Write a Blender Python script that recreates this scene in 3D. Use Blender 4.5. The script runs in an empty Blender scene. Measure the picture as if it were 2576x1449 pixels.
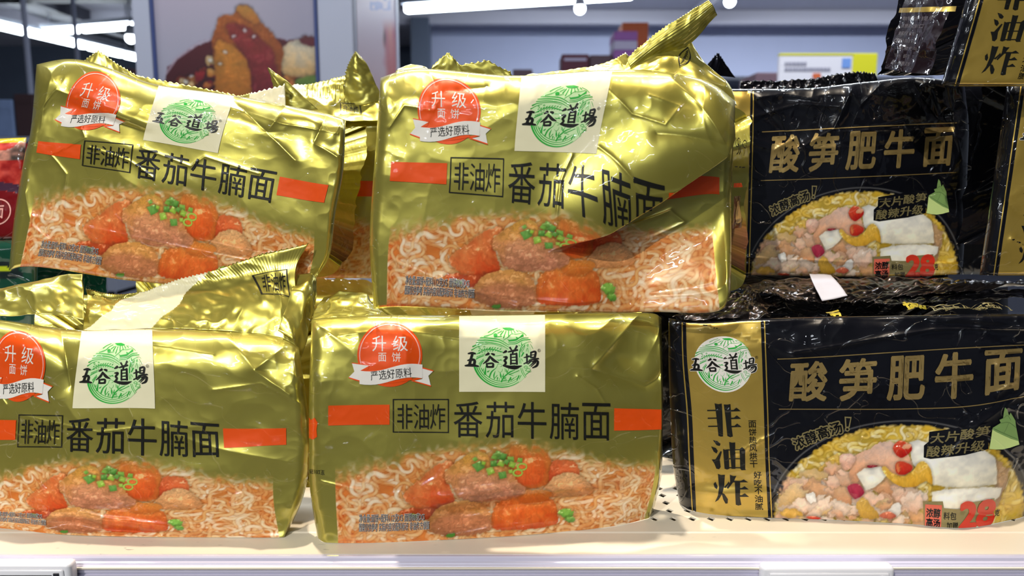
import bpy, bmesh, math, random
import numpy as np
from mathutils import Vector

# ------------------------------------------------------------------ camera, world, light, exposure
S = bpy.context.scene
COL = S.collection
FPX, PITCH, CAMZ = 1900.0, math.radians(8.2), 0.24      # focal length in pixels of the 2576 px frame
cd = bpy.data.cameras.new('camera')
cd.sensor_width = 36.0
cd.lens = FPX / 2576 * 36.0
cd.clip_start, cd.clip_end = 0.02, 60
cd.dof.use_dof = True
cd.dof.focus_distance = 0.56
cd.dof.aperture_fstop = 8.0
cam = bpy.data.objects.new('camera', cd)
cam.location = (0, 0, CAMZ)
cam.rotation_euler = (math.pi / 2 - PITCH, 0, 0)
COL.objects.link(cam)
S.camera = cam

S.view_settings.view_transform = 'Standard'
S.view_settings.look = 'None'
S.view_settings.gamma = 1
S.view_settings.use_curve_mapping = False
S.view_settings.exposure = 0.18

w = bpy.data.worlds.new('store_air')
S.world = w
w.use_nodes = True
w.node_tree.nodes['Background'].inputs[0].default_value = (0.60, 0.68, 0.86, 1)
w.node_tree.nodes['Background'].inputs[1].default_value = 0.09


def light(name, kind, loc, energy, color, target=None, **kw):
    l = bpy.data.lights.new(name, kind)
    l.energy, l.color = energy, color
    for k, v in kw.items():
        setattr(l, k, v)
    o = bpy.data.objects.new(name, l)
    o.location = loc
    if target is not None:
        o.rotation_euler = (Vector(target) - Vector(loc)).to_track_quat('-Z', 'Y').to_euler()
    COL.objects.link(o)
    return o


WARM, COOL = (1.0, 0.85, 0.66), (0.86, 0.93, 1.0)
# track spotlight almost straight above the shelf, a little behind it
light('track_spot_light', 'SPOT', (0.46, 0.60, 2.20), 122, WARM, (0.36, 0.50, 0.1), spot_size=math.radians(19), spot_blend=0.35, shadow_soft_size=0.025)
light('track_spot_light', 'SPOT', (-0.30, 0.98, 2.20), 165, WARM, (-0.24, 0.50, 0.1), spot_size=math.radians(23), spot_blend=0.35, shadow_soft_size=0.025)
# track spotlight across the aisle that throws the hard shadow under the fold
light('track_spot_light', 'SPOT', (-1.35, -2.0, 2.20), 228, (1.0, 0.93, 0.82), (0.0, 0.55, 0.12), spot_size=math.radians(34), spot_blend=0.5, shadow_soft_size=0.02)
# strip lamps under the ceiling: over the aisle behind the photographer and deeper in the store; plus one added fill near the poster
light('aisle_strip_light', 'AREA', (-1.5, -2.5, 2.15), 62, COOL, (-1.5, -2.5, 0), shape='RECTANGLE', size=3.0, size_y=0.07)
light('aisle_strip_light', 'AREA', (-1.2, -5.0, 2.15), 90, COOL, (-1.2, -5.0, 0), shape='RECTANGLE', size=3.6, size_y=0.07)
light('store_area_light', 'AREA', (-0.9, 1.30, 2.15), 48, COOL, (-0.9, 1.30, 0), shape='RECTANGLE', size=3.0, size_y=0.07)  # added fill without a lamp of its own, brightens the poster column
light('store_area_light', 'AREA', (1.5, 3.2, 2.15), 80, COOL, (1.5, 3.2, 0), shape='RECTANGLE', size=5.0, size_y=0.08)
light('store_area_light', 'AREA', (3.0, 8.0, 2.1), 190, COOL, (3.0, 8.6, 0), shape='RECTANGLE', size=6.0, size_y=0.08)


def ray(px, py):
    x = (px - 1288.0) / FPX
    yu = -(py - 724.5) / FPX
    c, s = math.cos(PITCH), math.sin(PITCH)
    return x, c + yu * s, -s + yu * c          # world direction, arrays allowed


def at(px, py, Y):
    """point of the place at depth Y seen at a photo position"""
    dx, dy, dz = ray(np.asarray(px, float), np.asarray(py, float))
    t = Y / dy
    return np.stack([dx * t, np.asarray(Y + 0 * t), CAMZ + dz * t], -1)


def V(px, py, Y):
    return Vector(at(px, py, Y).tolist())


# ------------------------------------------------------------------ object helpers
def tag(o, label=None, cat=None, group=None, kind=None):
    if label: o['label'] = label
    if cat: o['category'] = cat
    if group: o['group'] = group
    if kind: o['kind'] = kind
    return o


def empty(name, loc, label, cat, group=None):
    o = bpy.data.objects.new(name, None)
    o.empty_display_size = 0.02
    o.location = loc
    COL.objects.link(o)
    return tag(o, label, cat, group)


def world_loc(o):
    v = Vector((0, 0, 0))
    while o is not None:
        v += o.location
        o = o.parent
    return v


def link(name, me, mat, parent=None, smooth=True):
    o = bpy.data.objects.new(name, me)
    if mat is not None:
        me.materials.append(mat)
    if smooth:
        me.polygons.foreach_set('use_smooth', [True] * len(me.polygons))
    if parent is not None:
        o.parent = parent
        w0 = world_loc(parent)
        co = np.empty(len(me.vertices) * 3, np.float32)
        me.vertices.foreach_get('co', co)
        co = co.reshape(-1, 3) - np.array(w0, np.float32)
        me.vertices.foreach_set('co', co.ravel())
    COL.objects.link(o)
    me.update()
    return o


def mesh_arrays(name, verts, quads=None, tris=None, uv=None, col=None):
    """fast mesh from numpy; uv and col are per vertex"""
    me = bpy.data.meshes.new(name)
    verts = np.asarray(verts, np.float32)
    me.vertices.add(len(verts))
    me.vertices.foreach_set('co', verts.ravel())
    loops, starts, n = [], [], 0
    for f, k in ((quads, 4), (tris, 3)):
        if f is not None and len(f):
            f = np.asarray(f, np.int32)
            loops.append(f.ravel())
            starts.append(n + np.arange(len(f)) * k)
            n += len(f) * k
    loops = np.concatenate(loops)
    starts = np.concatenate(starts).astype(np.int32)
    me.loops.add(len(loops))
    me.loops.foreach_set('vertex_index', loops.astype(np.int32))
    me.polygons.add(len(starts))
    me.polygons.foreach_set('loop_start', starts)
    me.update(calc_edges=True)
    me.validate()
    if uv is not None:
        l = me.uv_layers.new(name='film')
        vi = np.empty(len(me.loops), np.int32)
        me.loops.foreach_get('vertex_index', vi)
        l.data.foreach_set('uv', np.asarray(uv, np.float32)[vi].ravel())
    if col is not None:
        a = me.color_attributes.new('print', 'FLOAT_COLOR', 'POINT')
        a.data.foreach_set('color', np.asarray(col, np.float32).ravel())
    return me


def bm_obj(name, bm, mat, parent=None, smooth=False):
    me = bpy.data.meshes.new(name)
    bmesh.ops.recalc_face_normals(bm, faces=bm.faces)
    bm.to_mesh(me)
    bm.free()
    return link(name, me, mat, parent, smooth)


def box_bm(lo, hi, bevel=0.0, seg=2, bm=None):
    b = bmesh.new()
    bmesh.ops.create_cube(b, size=1)
    for v in b.verts:
        v.co = Vector([lo[i] + (v.co[i] + 0.5) * (hi[i] - lo[i]) for i in range(3)])
    if bevel:
        bmesh.ops.bevel(b, geom=list(b.edges), offset=bevel, segments=seg, affect='EDGES', profile=0.5)
    if bm is None:
        return b
    me = bpy.data.meshes.new('tmp')
    b.to_mesh(me); b.free()
    bm.from_mesh(me)
    bpy.data.meshes.remove(me)
    return bm


def lin(c):
    c = np.asarray(c, float)
    return np.where(c <= 0.04045, c / 12.92, ((c + 0.055) / 1.055) ** 2.4)


def rgb(r, g, b):
    return tuple(lin(np.array([r, g, b]) / 255.0))


# ------------------------------------------------------------------ noise (numpy)
def _h(i, j, seed):
    n = (i.astype(np.int64) * 374761393 + j.astype(np.int64) * 668265263 + seed * 974634777) & 0xFFFFFFFF
    n = ((n ^ (n >> 13)) * 1274126177) & 0xFFFFFFFF
    n = ((n ^ (n >> 16)) * 2246822519) & 0xFFFFFFFF
    return ((n ^ (n >> 15)) & 0xFFFF) / 65535.0


def vn(x, y, seed=0):
    """value noise, -1..1"""
    x = np.asarray(x, float); y = np.asarray(y, float)
    i, j = np.floor(x), np.floor(y)
    fx, fy = x - i, y - j
    sx = fx ** 3 * (fx * (fx * 6 - 15) + 10)
    sy = fy ** 3 * (fy * (fy * 6 - 15) + 10)
    a = _h(i, j, seed) * (1 - sx) + _h(i + 1, j, seed) * sx
    b = _h(i, j + 1, seed) * (1 - sx) + _h(i + 1, j + 1, seed) * sx
    return (a * (1 - sy) + b * sy) * 2 - 1


def fbm(x, y, seed=0, o=3):
    r, a = 0, 1.0
    for k in range(o):
        r = r + a * vn(x * 2 ** k + 17.3 * k, y * 2 ** k - 9.1 * k, seed + k)
        a *= 0.5
    return r


def sstep(a, b, x):
    t = np.clip((x - a) / (b - a), 0, 1)
    return t * t * (3 - 2 * t)


# ------------------------------------------------------------------ materials
def new_mat(name):
    m = bpy.data.materials.new(name)
    m.use_nodes = True
    return m, m.node_tree.nodes, m.node_tree.links, m.node_tree.nodes['Principled BSDF']


def plain(name, color, rough=0.5, metal=0.0, noise=0.0, scale=30, **kw):
    m, n, l, b = new_mat(name)
    b.inputs['Base Color'].default_value = (*color, 1)
    b.inputs['Roughness'].default_value = rough
    b.inputs['Metallic'].default_value = metal
    for k, v in kw.items():
        b.inputs[k.replace('_', ' ')].default_value = v
    if noise:
        tc = n.new('ShaderNodeTexCoord')
        nz = n.new('ShaderNodeTexNoise')
        nz.inputs['Scale'].default_value = scale
        nz.inputs['Detail'].default_value = 5
        l.new(tc.outputs['Object'], nz.inputs['Vector'])
        mx = n.new('ShaderNodeMix'); mx.data_type = 'RGBA'
        mx.inputs['A'].default_value = (*[c * (1 - noise) for c in color], 1)
        mx.inputs['B'].default_value = (*[min(1, c * (1 + noise)) for c in color], 1)
        l.new(nz.outputs['Fac'], mx.inputs['Factor'])
        l.new(mx.outputs['Result'], b.inputs['Base Color'])
    return m


def glow(name, color, strength):
    m, n, l, b = new_mat(name)
    b.inputs['Base Color'].default_value = (*color, 1)
    b.inputs['Emission Color'].default_value = (*color, 1)
    b.inputs['Emission Strength'].default_value = strength
    return m


def film(name, color=None, metal=0.0, rough=0.35, coat=0.8, bump=3.0, fold=1.8, spec=0.3):
    """printed plastic film: foil or ink below, a clear glossy wrap with fine wrinkles above.
    color None: colour and metallic share come from the 'print' attribute of the mesh"""
    m, n, l, b = new_mat(name)
    if color is None:
        at_ = n.new('ShaderNodeAttribute'); at_.attribute_name = 'print'
        l.new(at_.outputs['Color'], b.inputs['Base Color'])
        mu = n.new('ShaderNodeMath'); mu.operation = 'MULTIPLY'; mu.inputs[1].default_value = metal
        l.new(at_.outputs['Alpha'], mu.inputs[0])
        sp = n.new('ShaderNodeMapRange'); sp.inputs['To Min'].default_value = 0.12; sp.inputs['To Max'].default_value = spec
        l.new(at_.outputs['Alpha'], sp.inputs['Value'])
        l.new(sp.outputs[0], b.inputs['Specular IOR Level'])
        l.new(mu.outputs[0], b.inputs['Metallic'])
    else:
        b.inputs['Base Color'].default_value = (*color, 1)
        b.inputs['Metallic'].default_value = metal
    b.inputs['Roughness'].default_value = rough
    b.inputs['Specular IOR Level'].default_value = spec
    b.inputs['Coat Weight'].default_value = coat
    b.inputs['Coat Roughness'].default_value = 0.035
    b.inputs['Coat IOR'].default_value = 1.5
    uv = n.new('ShaderNodeUVMap'); uv.uv_map = 'film'
    # winding thin wrinkles of the wrap: level lines of a slow noise, broken up by a second one
    def level(scale, width, off):
        mp = n.new('ShaderNodeMapping'); mp.inputs['Location'].default_value = (off, off * 0.7, off * 0.3)
        l.new(uv.outputs[0], mp.inputs[0])
        nz = n.new('ShaderNodeTexNoise'); nz.inputs['Scale'].default_value = scale
        nz.inputs['Detail'].default_value = 1.5; nz.inputs['Roughness'].default_value = 0.45
        nz.inputs['Distortion'].default_value = 0.35
        l.new(mp.outputs[0], nz.inputs['Vector'])
        s = n.new('ShaderNodeMath'); s.operation = 'SUBTRACT'; s.inputs[1].default_value = 0.5
        l.new(nz.outputs['Fac'], s.inputs[0])
        a = n.new('ShaderNodeMath'); a.operation = 'ABSOLUTE'; l.new(s.outputs[0], a.inputs[0])
        r = n.new('ShaderNodeMapRange'); r.interpolation_type = 'SMOOTHSTEP'
        r.inputs['From Min'].default_value = 0; r.inputs['From Max'].default_value = width
        r.inputs['To Min'].default_value = 1; r.inputs['To Max'].default_value = 0
        l.new(a.outputs[0], r.inputs['Value'])
        return r.outputs[0]
    l1 = level(2.3, 0.011, 3.1)
    l2 = level(5.0, 0.012, 11.7)
    nm = n.new('ShaderNodeTexNoise'); nm.inputs['Scale'].default_value = 3.0
    l.new(uv.outputs[0], nm.inputs['Vector'])
    mr = n.new('ShaderNodeMapRange'); mr.inputs['From Min'].default_value = 0.45; mr.inputs['From Max'].default_value = 0.62
    l.new(nm.outputs['Fac'], mr.inputs['Value'])
    m2 = n.new('ShaderNodeMath'); m2.operation = 'MULTIPLY'; l.new(l2, m2.inputs[0]); l.new(mr.outputs[0], m2.inputs[1])
    ad = n.new('ShaderNodeMath'); ad.operation = 'ADD'; l.new(l1, ad.inputs[0]); l.new(m2.outputs[0], ad.inputs[1])
    nf = n.new('ShaderNodeTexNoise'); nf.inputs['Scale'].default_value = 7.0; nf.inputs['Detail'].default_value = 2
    l.new(uv.outputs[0], nf.inputs['Vector'])
    a2 = n.new('ShaderNodeMath'); a2.operation = 'MULTIPLY_ADD'; a2.inputs[1].default_value = 1.6
    l.new(nf.outputs['Fac'], a2.inputs[0]); l.new(ad.outputs[0], a2.inputs[2])
    bp = n.new('ShaderNodeBump'); bp.inputs['Strength'].default_value = 1.0
    bp.inputs['Distance'].default_value = 0.00022 * bump
    l.new(a2.outputs[0], bp.inputs['Height'])
    l.new(bp.outputs[0], b.inputs['Coat Normal'])
    # broad soft dents of the foil itself
    nb = n.new('ShaderNodeTexNoise'); nb.inputs['Scale'].default_value = 4.0; nb.inputs['Detail'].default_value = 2.5
    l.new(uv.outputs[0], nb.inputs['Vector'])
    b2 = n.new('ShaderNodeBump'); b2.inputs['Distance'].default_value = 0.0008 * fold; b2.inputs['Strength'].default_value = 0.8
    l.new(nb.outputs['Fac'], b2.inputs['Height'])
    l.new(b2.outputs[0], b.inputs['Normal'])
    return m


GOLD = rgb(192, 182, 82)
GOLDSTRIP = rgb(204, 172, 78)
CREAM = rgb(240, 234, 196)
BLACKF = rgb(13, 14, 20)
M_GOLD = film('olive_gold_foil_print', None, metal=0.74, rough=0.31, coat=0.8, bump=3.0, fold=0.9, spec=0.75)
M_BLACK = film('black_glossy_film_print', None, metal=0.9, rough=0.3, coat=0.9, bump=4.0, spec=0.12)
M_CREAM = film('cream_ink', CREAM, 0.0, 0.4, 0.5)
M_INK = film('black_ink', rgb(22, 22, 16), 0.0, 0.4, 0.5)
M_RED = film('orange_red_ink', rgb(240, 84, 12), 0.1, 0.4, 0.5)
M_PINK = film('pale_pink_ink', rgb(255, 190, 180), 0.0, 0.4, 0.5)
M_WHITE = film('white_ink', rgb(240, 236, 226), 0.0, 0.4, 0.5)
M_GREEN = film('leaf_green_ink', rgb(44, 176, 62), 0.0, 0.4, 0.5)
M_GREENP = film('pale_green_ink', rgb(208, 240, 180), 0.0, 0.4, 0.5)
M_GREYINK = film('grey_ink', rgb(74, 72, 78), 0.0, 0.4, 0.5)
M_GINK = film('gold_ink', rgb(176, 150, 92), 0.55, 0.35, 0.6)
M_YINK = film('dull_gold_ink', rgb(150, 138, 92), 0.3, 0.4, 0.6)
M_STRIP = film('gold_foil_strip', GOLDSTRIP, 0.62, 0.34, 0.6, spec=0.6)
M_BLK = film('black_film', BLACKF, 0.0, 0.4, 0.9, spec=.12)
M_REDD = film('red_ink', rgb(214, 52, 30), 0.0, 0.4, 0.6)
M_SHOOT = film('shoot_green_ink', rgb(132, 168, 96), 0, .4, .6)
M_SHOOTP = film('shoot_pale_ink', rgb(214, 236, 150), 0, .4, .6)
M_SHOOTD = film('shoot_line_ink', rgb(84, 116, 66), 0, .4, .6)
M_SALMON = film('salmon_ink', rgb(226, 106, 84), 0.0, 0.4, 0.6)

# ------------------------------------------------------------------ flat print shapes (photo-like units, y down)
class Flat:
    """flat pieces of print: vertices in design units, faces as index tuples"""
    def __init__(s):
        s.v, s.f = [], []

    def add(s, vs, fs):
        k = len(s.v)
        s.v += [tuple(p) for p in vs]
        s.f += [tuple(i + k for i in f) for f in fs]
        return s

    def poly(s, pts):
        return s.add(pts, [tuple(range(len(pts)))])

    def rect(s, x0, y0, x1, y1):
        return s.poly([(x0, y0), (x1, y0), (x1, y1), (x0, y1)])

    def frame(s, x0, y0, x1, y1, t):
        for r in ((x0, y0, x1, y0 + t), (x0, y1 - t, x1, y1), (x0, y0 + t, x0 + t, y1 - t), (x1 - t, y0 + t, x1, y1 - t)):
            s.rect(*r)
        return s

    def disc(s, cx, cy, r, ry=None, n=48):
        ry = ry or r
        return s.poly([(cx + r * math.cos(a), cy + ry * math.sin(a)) for a in np.linspace(0, 2 * math.pi, n, endpoint=False)])

    def arc(s, cx, cy, r, a0, a1, w0, w1=None, n=28):
        w1 = w0 if w1 is None else w1
        return s.stroke([(cx + r * math.cos(math.radians(a)), cy + r * math.sin(math.radians(a)), w0 + (w1 - w0) * k / n) for k, a in enumerate(np.linspace(a0, a1, n + 1))], False)

    def stroke(s, pts, smooth=True):
        """ribbon through (x, y, width) points"""
        p = np.array(pts, float)
        if smooth and len(p) > 2:
            p = hermite(np.arange(len(p)), p, np.linspace(0, len(p) - 1, 5 * (len(p) - 1) + 1))
        d = np.gradient(p[:, :2], axis=0)
        d /= np.linalg.norm(d, axis=1)[:, None] + 1e-9
        nrm = np.stack([-d[:, 1], d[:, 0]], 1)
        a = p[:, :2] + nrm * p[:, 2:3] / 2
        b = p[:, :2] - nrm * p[:, 2:3] / 2
        k = len(p)
        s.add(np.concatenate([a, b]).tolist(), [(i, i + 1, k + i + 1, k + i) for i in range(k - 1)])
        for e, sg in ((0, -1), (-1, 1)):                       # rounded ends
            c, r = p[e, :2], p[e, 2] / 2
            if r > 0.6:
                s.poly([tuple(c + r * 0.98 * (nrm[e] * math.cos(t) + sg * d[e] * math.sin(t) * 0.6)) for t in np.linspace(0, math.pi, 6)])
        return s

    def text(s, body, x0, y0, x1, y1, bold=0.0, shear=0.0, rot=0.0):
        vs, fs = glyphs(body)
        lo, hi = vs.min(0), vs.max(0)
        if bold > 0:                                            # heavier strokes: the letter laid over itself in a small ring
            n, m = (6 if bold < .03 else 10), len(vs)
            cp = [vs + bold * np.array((math.cos(t), math.sin(t))) for t in np.linspace(0, 2 * math.pi, n, endpoint=False)]
            fs = [tuple(i + m * k for i in f) for k in range(n) for f in fs]
            vs = np.concatenate(cp)
        q = (vs - lo) / (hi - lo)
        x = x0 + q[:, 0] * (x1 - x0) + shear * q[:, 1] * (y1 - y0)
        y = y1 - q[:, 1] * (y1 - y0)
        if rot:
            cx, cy = (x0 + x1) / 2, (y0 + y1) / 2
            c, n = math.cos(math.radians(rot)), math.sin(math.radians(rot))
            x, y = cx + (x - cx) * c + (y - cy) * n, cy - (x - cx) * n + (y - cy) * c
        return s.add(np.stack([x, y], 1).tolist(), fs)

    def moved(s, fn):
        t = Flat()
        t.v = [fn(*p) for p in s.v]
        t.f = list(s.f)
        return t


def hermite(k, vals, q):
    """C1 cubic through values at knots k (axis 0)"""
    k = np.asarray(k, float); vals = np.asarray(vals, float); q = np.asarray(q, float)
    d = np.diff(vals, axis=0) / np.diff(k).reshape(-1, *[1] * (vals.ndim - 1))
    m = np.empty_like(vals)
    m[0], m[-1] = d[0], d[-1]
    if len(k) > 2:
        h = np.diff(k).reshape(-1, *[1] * (vals.ndim - 1))
        m[1:-1] = (d[:-1] * h[1:] + d[1:] * h[:-1]) / (h[1:] + h[:-1])
    i = np.clip(np.searchsorted(k, q, 'right') - 1, 0, len(k) - 2)
    h = (k[i + 1] - k[i]).reshape(-1, *[1] * (vals.ndim - 1))
    t = ((q - k[i]) / (k[i + 1] - k[i])).reshape(-1, *[1] * (vals.ndim - 1))
    return ((2 * t ** 3 - 3 * t ** 2 + 1) * vals[i] + (t ** 3 - 2 * t ** 2 + t) * h * m[i]
            + (-2 * t ** 3 + 3 * t ** 2) * vals[i + 1] + (t ** 3 - t ** 2) * h * m[i + 1])


_cu = bpy.data.curves.new('lettering', 'FONT')
_cu.resolution_u = 3
_to = bpy.data.objects.new('lettering', _cu)
COL.objects.link(_to)
_gl = {}


def glyphs(body):
    if body not in _gl:
        _cu.body = body
        dg = bpy.context.evaluated_depsgraph_get()
        dg.update()
        me = bpy.data.meshes.new_from_object(_to.evaluated_get(dg))
        vs = np.array([v.co[:2] for v in me.vertices])
        _gl[body] = vs, [tuple(p.vertices) for p in me.polygons]
        bpy.data.meshes.remove(me)
    return _gl[body]


def cut(flat, to_mm, step=2.2):
    """to millimetres, then cut along a square raster so the piece can follow a creased surface"""
    bm = bmesh.new()
    vs = [bm.verts.new((*to_mm(*p), 0)) for p in flat.v]
    for f in flat.f:
        try:
            bm.faces.new([vs[i] for i in f])
        except ValueError:
            pass
    bmesh.ops.triangulate(bm, faces=[f for f in bm.faces if len(f.verts) > 4])
    xs = [v.co.x for v in bm.verts]; ys = [v.co.y for v in bm.verts]
    for ax, a, b in ((0, min(xs), max(xs)), (1, min(ys), max(ys))):
        c = math.ceil(a / step) * step + 0.013
        while c < b:
            co, no = [0, 0, 0], [0, 0, 0]
            co[ax], no[ax] = c, 1
            bmesh.ops.bisect_plane(bm, geom=list(bm.verts) + list(bm.edges) + list(bm.faces), dist=1e-5, plane_co=co, plane_no=no)
            c += step
    bmesh.ops.triangulate(bm, faces=list(bm.faces))
    bm.verts.index_update()
    v = np.array([q.co[:2] for q in bm.verts])
    t = np.array([[q.index for q in f.verts] for f in bm.faces])
    bm.free()
    p = v[t]
    ar = (p[:, 1, 0] - p[:, 0, 0]) * (p[:, 2, 1] - p[:, 0, 1]) - (p[:, 1, 1] - p[:, 0, 1]) * (p[:, 2, 0] - p[:, 0, 0])
    t[ar < 0] = t[ar < 0][:, ::-1]
    return v, t[np.abs(ar) > 1e-7]


# brush lettering of the brand, drawn stroke by stroke (unit: 6.9 per photo pixel, from the pack's square patch)
BRUSH = [
    [(170, 670, 16), (240, 660, 30), (300, 672, 22)], [(250, 668, 34), (222, 760, 36), (190, 878, 36)],
    [(162, 792, 14), (225, 776, 32), (285, 792, 36), (272, 878, 40)], [(118, 882, 18), (225, 872, 40), (354, 893, 20)],
    [(470, 702, 10), (505, 685, 30), (532, 668, 36)], [(572, 674, 12), (600, 680, 30), (630, 690, 30)],
    [(556, 716, 24), (510, 790, 34), (428, 852, 6)], [(545, 716, 22), (620, 792, 40), (704, 832, 10)],
    [(492, 846, 22), (505, 908, 30)], [(490, 850, 22), (600, 846, 26), (602, 905, 30)], [(500, 905, 24), (606, 903, 24)],
    [(776, 664, 10), (806, 648, 28), (836, 632, 34)], [(782, 738, 14), (842, 740, 32), (800, 800, 26)], [(800, 800, 24), (830, 832, 30), (796, 892, 28)],
    [(778, 880, 18), (880, 905, 42), (1000, 915, 46), (1104, 888, 8)],
    [(898, 570, 26), (926, 612, 18)], [(1020, 546, 30), (984, 612, 20)], [(864, 648, 14), (950, 628, 28), (1034, 612, 22)], [(955, 636, 24), (938, 684, 18)],
    [(912, 682, 22), (914, 862, 24)], [(1012, 668, 26), (1018, 862, 30)], [(905, 694, 20), (1018, 678, 24)],
    [(930, 742, 14), (996, 738, 14)], [(930, 796, 14), (996, 792, 14)], [(914, 852, 22), (1018, 850, 22)],
    [(1142, 748, 12), (1236, 724, 26)], [(1192, 686, 22), (1198, 846, 26)], [(1140, 856, 14), (1244, 806, 20)],
    [(1264, 652, 20), (1262, 750, 22)], [(1262, 658, 20), (1340, 646, 26), (1330, 742, 26)], [(1268, 702, 10), (1328, 696, 10)], [(1262, 748, 18), (1334, 740, 18)],
    [(1232, 792, 14), (1310, 776, 24), (1396, 764, 18)], [(1272, 800, 22), (1212, 862, 6)], [(1288, 818, 18), (1378, 806, 28), (1362, 882, 30), (1288, 922, 12)],
    [(1316, 822, 16), (1234, 892, 5)], [(1346, 826, 14), (1262, 902, 5)]]
EMBLEM = [
    [(790, 285, 12), (735, 362, 20)], [(832, 292, 12), (786, 408, 16)], [(876, 292, 16), (874, 368, 18)], [(920, 288, 12), (942, 350, 12)], [(964, 284, 12), (992, 328, 12)], [(1008, 280, 10), (1044, 308, 12)],
    [(760, 290, 10), (684, 330, 12)], [(730, 262, 8), (640, 300, 10), (580, 345, 12), (445, 385, 12)], [(690, 240, 8), (590, 275, 10), (520, 315, 12)],
    [(1040, 280, 8), (1130, 325, 10), (1185, 370, 8)], [(780, 450, 8), (860, 395, 10), (930, 345, 8), (1000, 350, 8), (1100, 335, 8), (1140, 350, 8)],
    [(880, 455, 30), (1000, 440, 34), (1060, 405, 20), (1125, 365, 36)], [(1000, 390, 6), (1030, 415, 34)], [(850, 425, 6), (900, 455, 16)],
    [(380, 400, 8), (560, 410, 16), (720, 440, 16), (880, 530, 8)], [(330, 440, 10), (540, 445, 18), (720, 480, 14), (880, 565, 8)], [(310, 480, 10), (520, 478, 14), (720, 520, 12), (870, 600, 6)],
    [(250, 550, 22), (360, 510, 12), (600, 510, 10), (760, 560, 6)], [(230, 610, 16), (330, 555, 10), (420, 530, 6)],
    [(870, 490, 8), (1000, 480, 12), (1120, 420, 14), (1220, 410, 12)], [(880, 515, 8), (1010, 505, 14), (1120, 450, 16), (1250, 440, 16)],
    [(350, 570, 6), (385, 590, 8), (365, 550, 6), (350, 575, 6)], [(440, 560, 6), (470, 555, 8), (450, 540, 6), (440, 560, 6)],
    [(320, 680, 10), (450, 615, 16), (600, 600, 18), (770, 650, 14)], [(310, 770, 14), (360, 740, 18), (450, 705, 12)], [(600, 715, 4), (690, 710, 8), (780, 705, 4)],
    [(375, 910, 10), (410, 830, 16), (450, 790, 10)], [(670, 780, 8), (770, 795, 8)], [(690, 800, 6), (750, 775, 14)],
    [(1065, 740, 22), (1070, 640, 18), (1120, 530, 10), (1240, 475, 6), (1285, 500, 5)], [(1100, 725, 18), (1135, 660, 26)], [(1090, 640, 8), (1110, 590, 10), (1150, 540, 10), (1160, 520, 6), (1150, 570, 8), (1100, 660, 6)],
    [(1100, 485, 6), (1105, 530, 18)], [(1045, 530, 6), (1080, 545, 10)], [(1190, 540, 6), (1215, 520, 8), (1210, 555, 8), (1190, 540, 6)], [(1180, 640, 5), (1205, 580, 7), (1222, 660, 5)], [(1250, 510, 6), (1280, 560, 8), (1300, 600, 5)],
    [(1050, 750, 6), (1070, 850, 10)], [(1075, 760, 6), (1095, 850, 8)], [(1085, 930, 8), (1110, 1010, 10), (1165, 1095, 6)], [(1110, 930, 6), (1140, 1010, 8), (1185, 1080, 5)], [(1100, 770, 12), (1125, 815, 6)],
    [(1140, 910, 6), (1175, 890, 8), (1205, 910, 8), (1165, 930, 7), (1140, 910, 6)], [(1170, 970, 8), (1210, 930, 8), (1260, 960, 6), (1220, 985, 10), (1170, 970, 6)], [(1170, 1050, 6), (1210, 1010, 10), (1270, 985, 5)],
    [(480, 890, 8), (465, 1030, 40)], [(440, 930, 8), (435, 965, 16)], [(510, 990, 24), (545, 965, 6)], [(540, 1085, 24), (580, 990, 22), (660, 920, 6), (690, 860, 6), (740, 860, 6), (760, 890, 5), (730, 905, 4)],
    [(645, 975, 4), (620, 1050, 22), (625, 1120, 8)], [(625, 1115, 8), (680, 1050, 10)], [(730, 1000, 5), (740, 1060, 28), (748, 1110, 6)], [(690, 970, 4), (720, 1000, 5), (760, 980, 5), (770, 940, 4)],
    [(750, 1165, 26), (790, 1090, 22), (890, 1000, 22), (985, 960, 8)], [(830, 940, 6), (850, 1000, 24)], [(810, 930, 6), (820, 990, 8)], [(880, 930, 6), (850, 1010, 10)],
    [(880, 1040, 16), (960, 1010, 12), (1060, 965, 10)], [(900, 1040, 8), (960, 1060, 6)], [(780, 1140, 10), (840, 1130, 16)], [(790, 1110, 10), (830, 1095, 18)], [(790, 1020, 6), (775, 1080, 24)],
    [(870, 1165, 14), (910, 1100, 26), (905, 1080, 4)], [(910, 1150, 8), (965, 1100, 12)], [(1020, 1135, 14), (1055, 1065, 22), (1050, 1050, 4)], [(1060, 1120, 8), (1095, 1050, 10)], [(675, 1140, 8), (685, 1090, 22)], [(710, 1150, 8), (715, 1100, 6)]]


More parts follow.
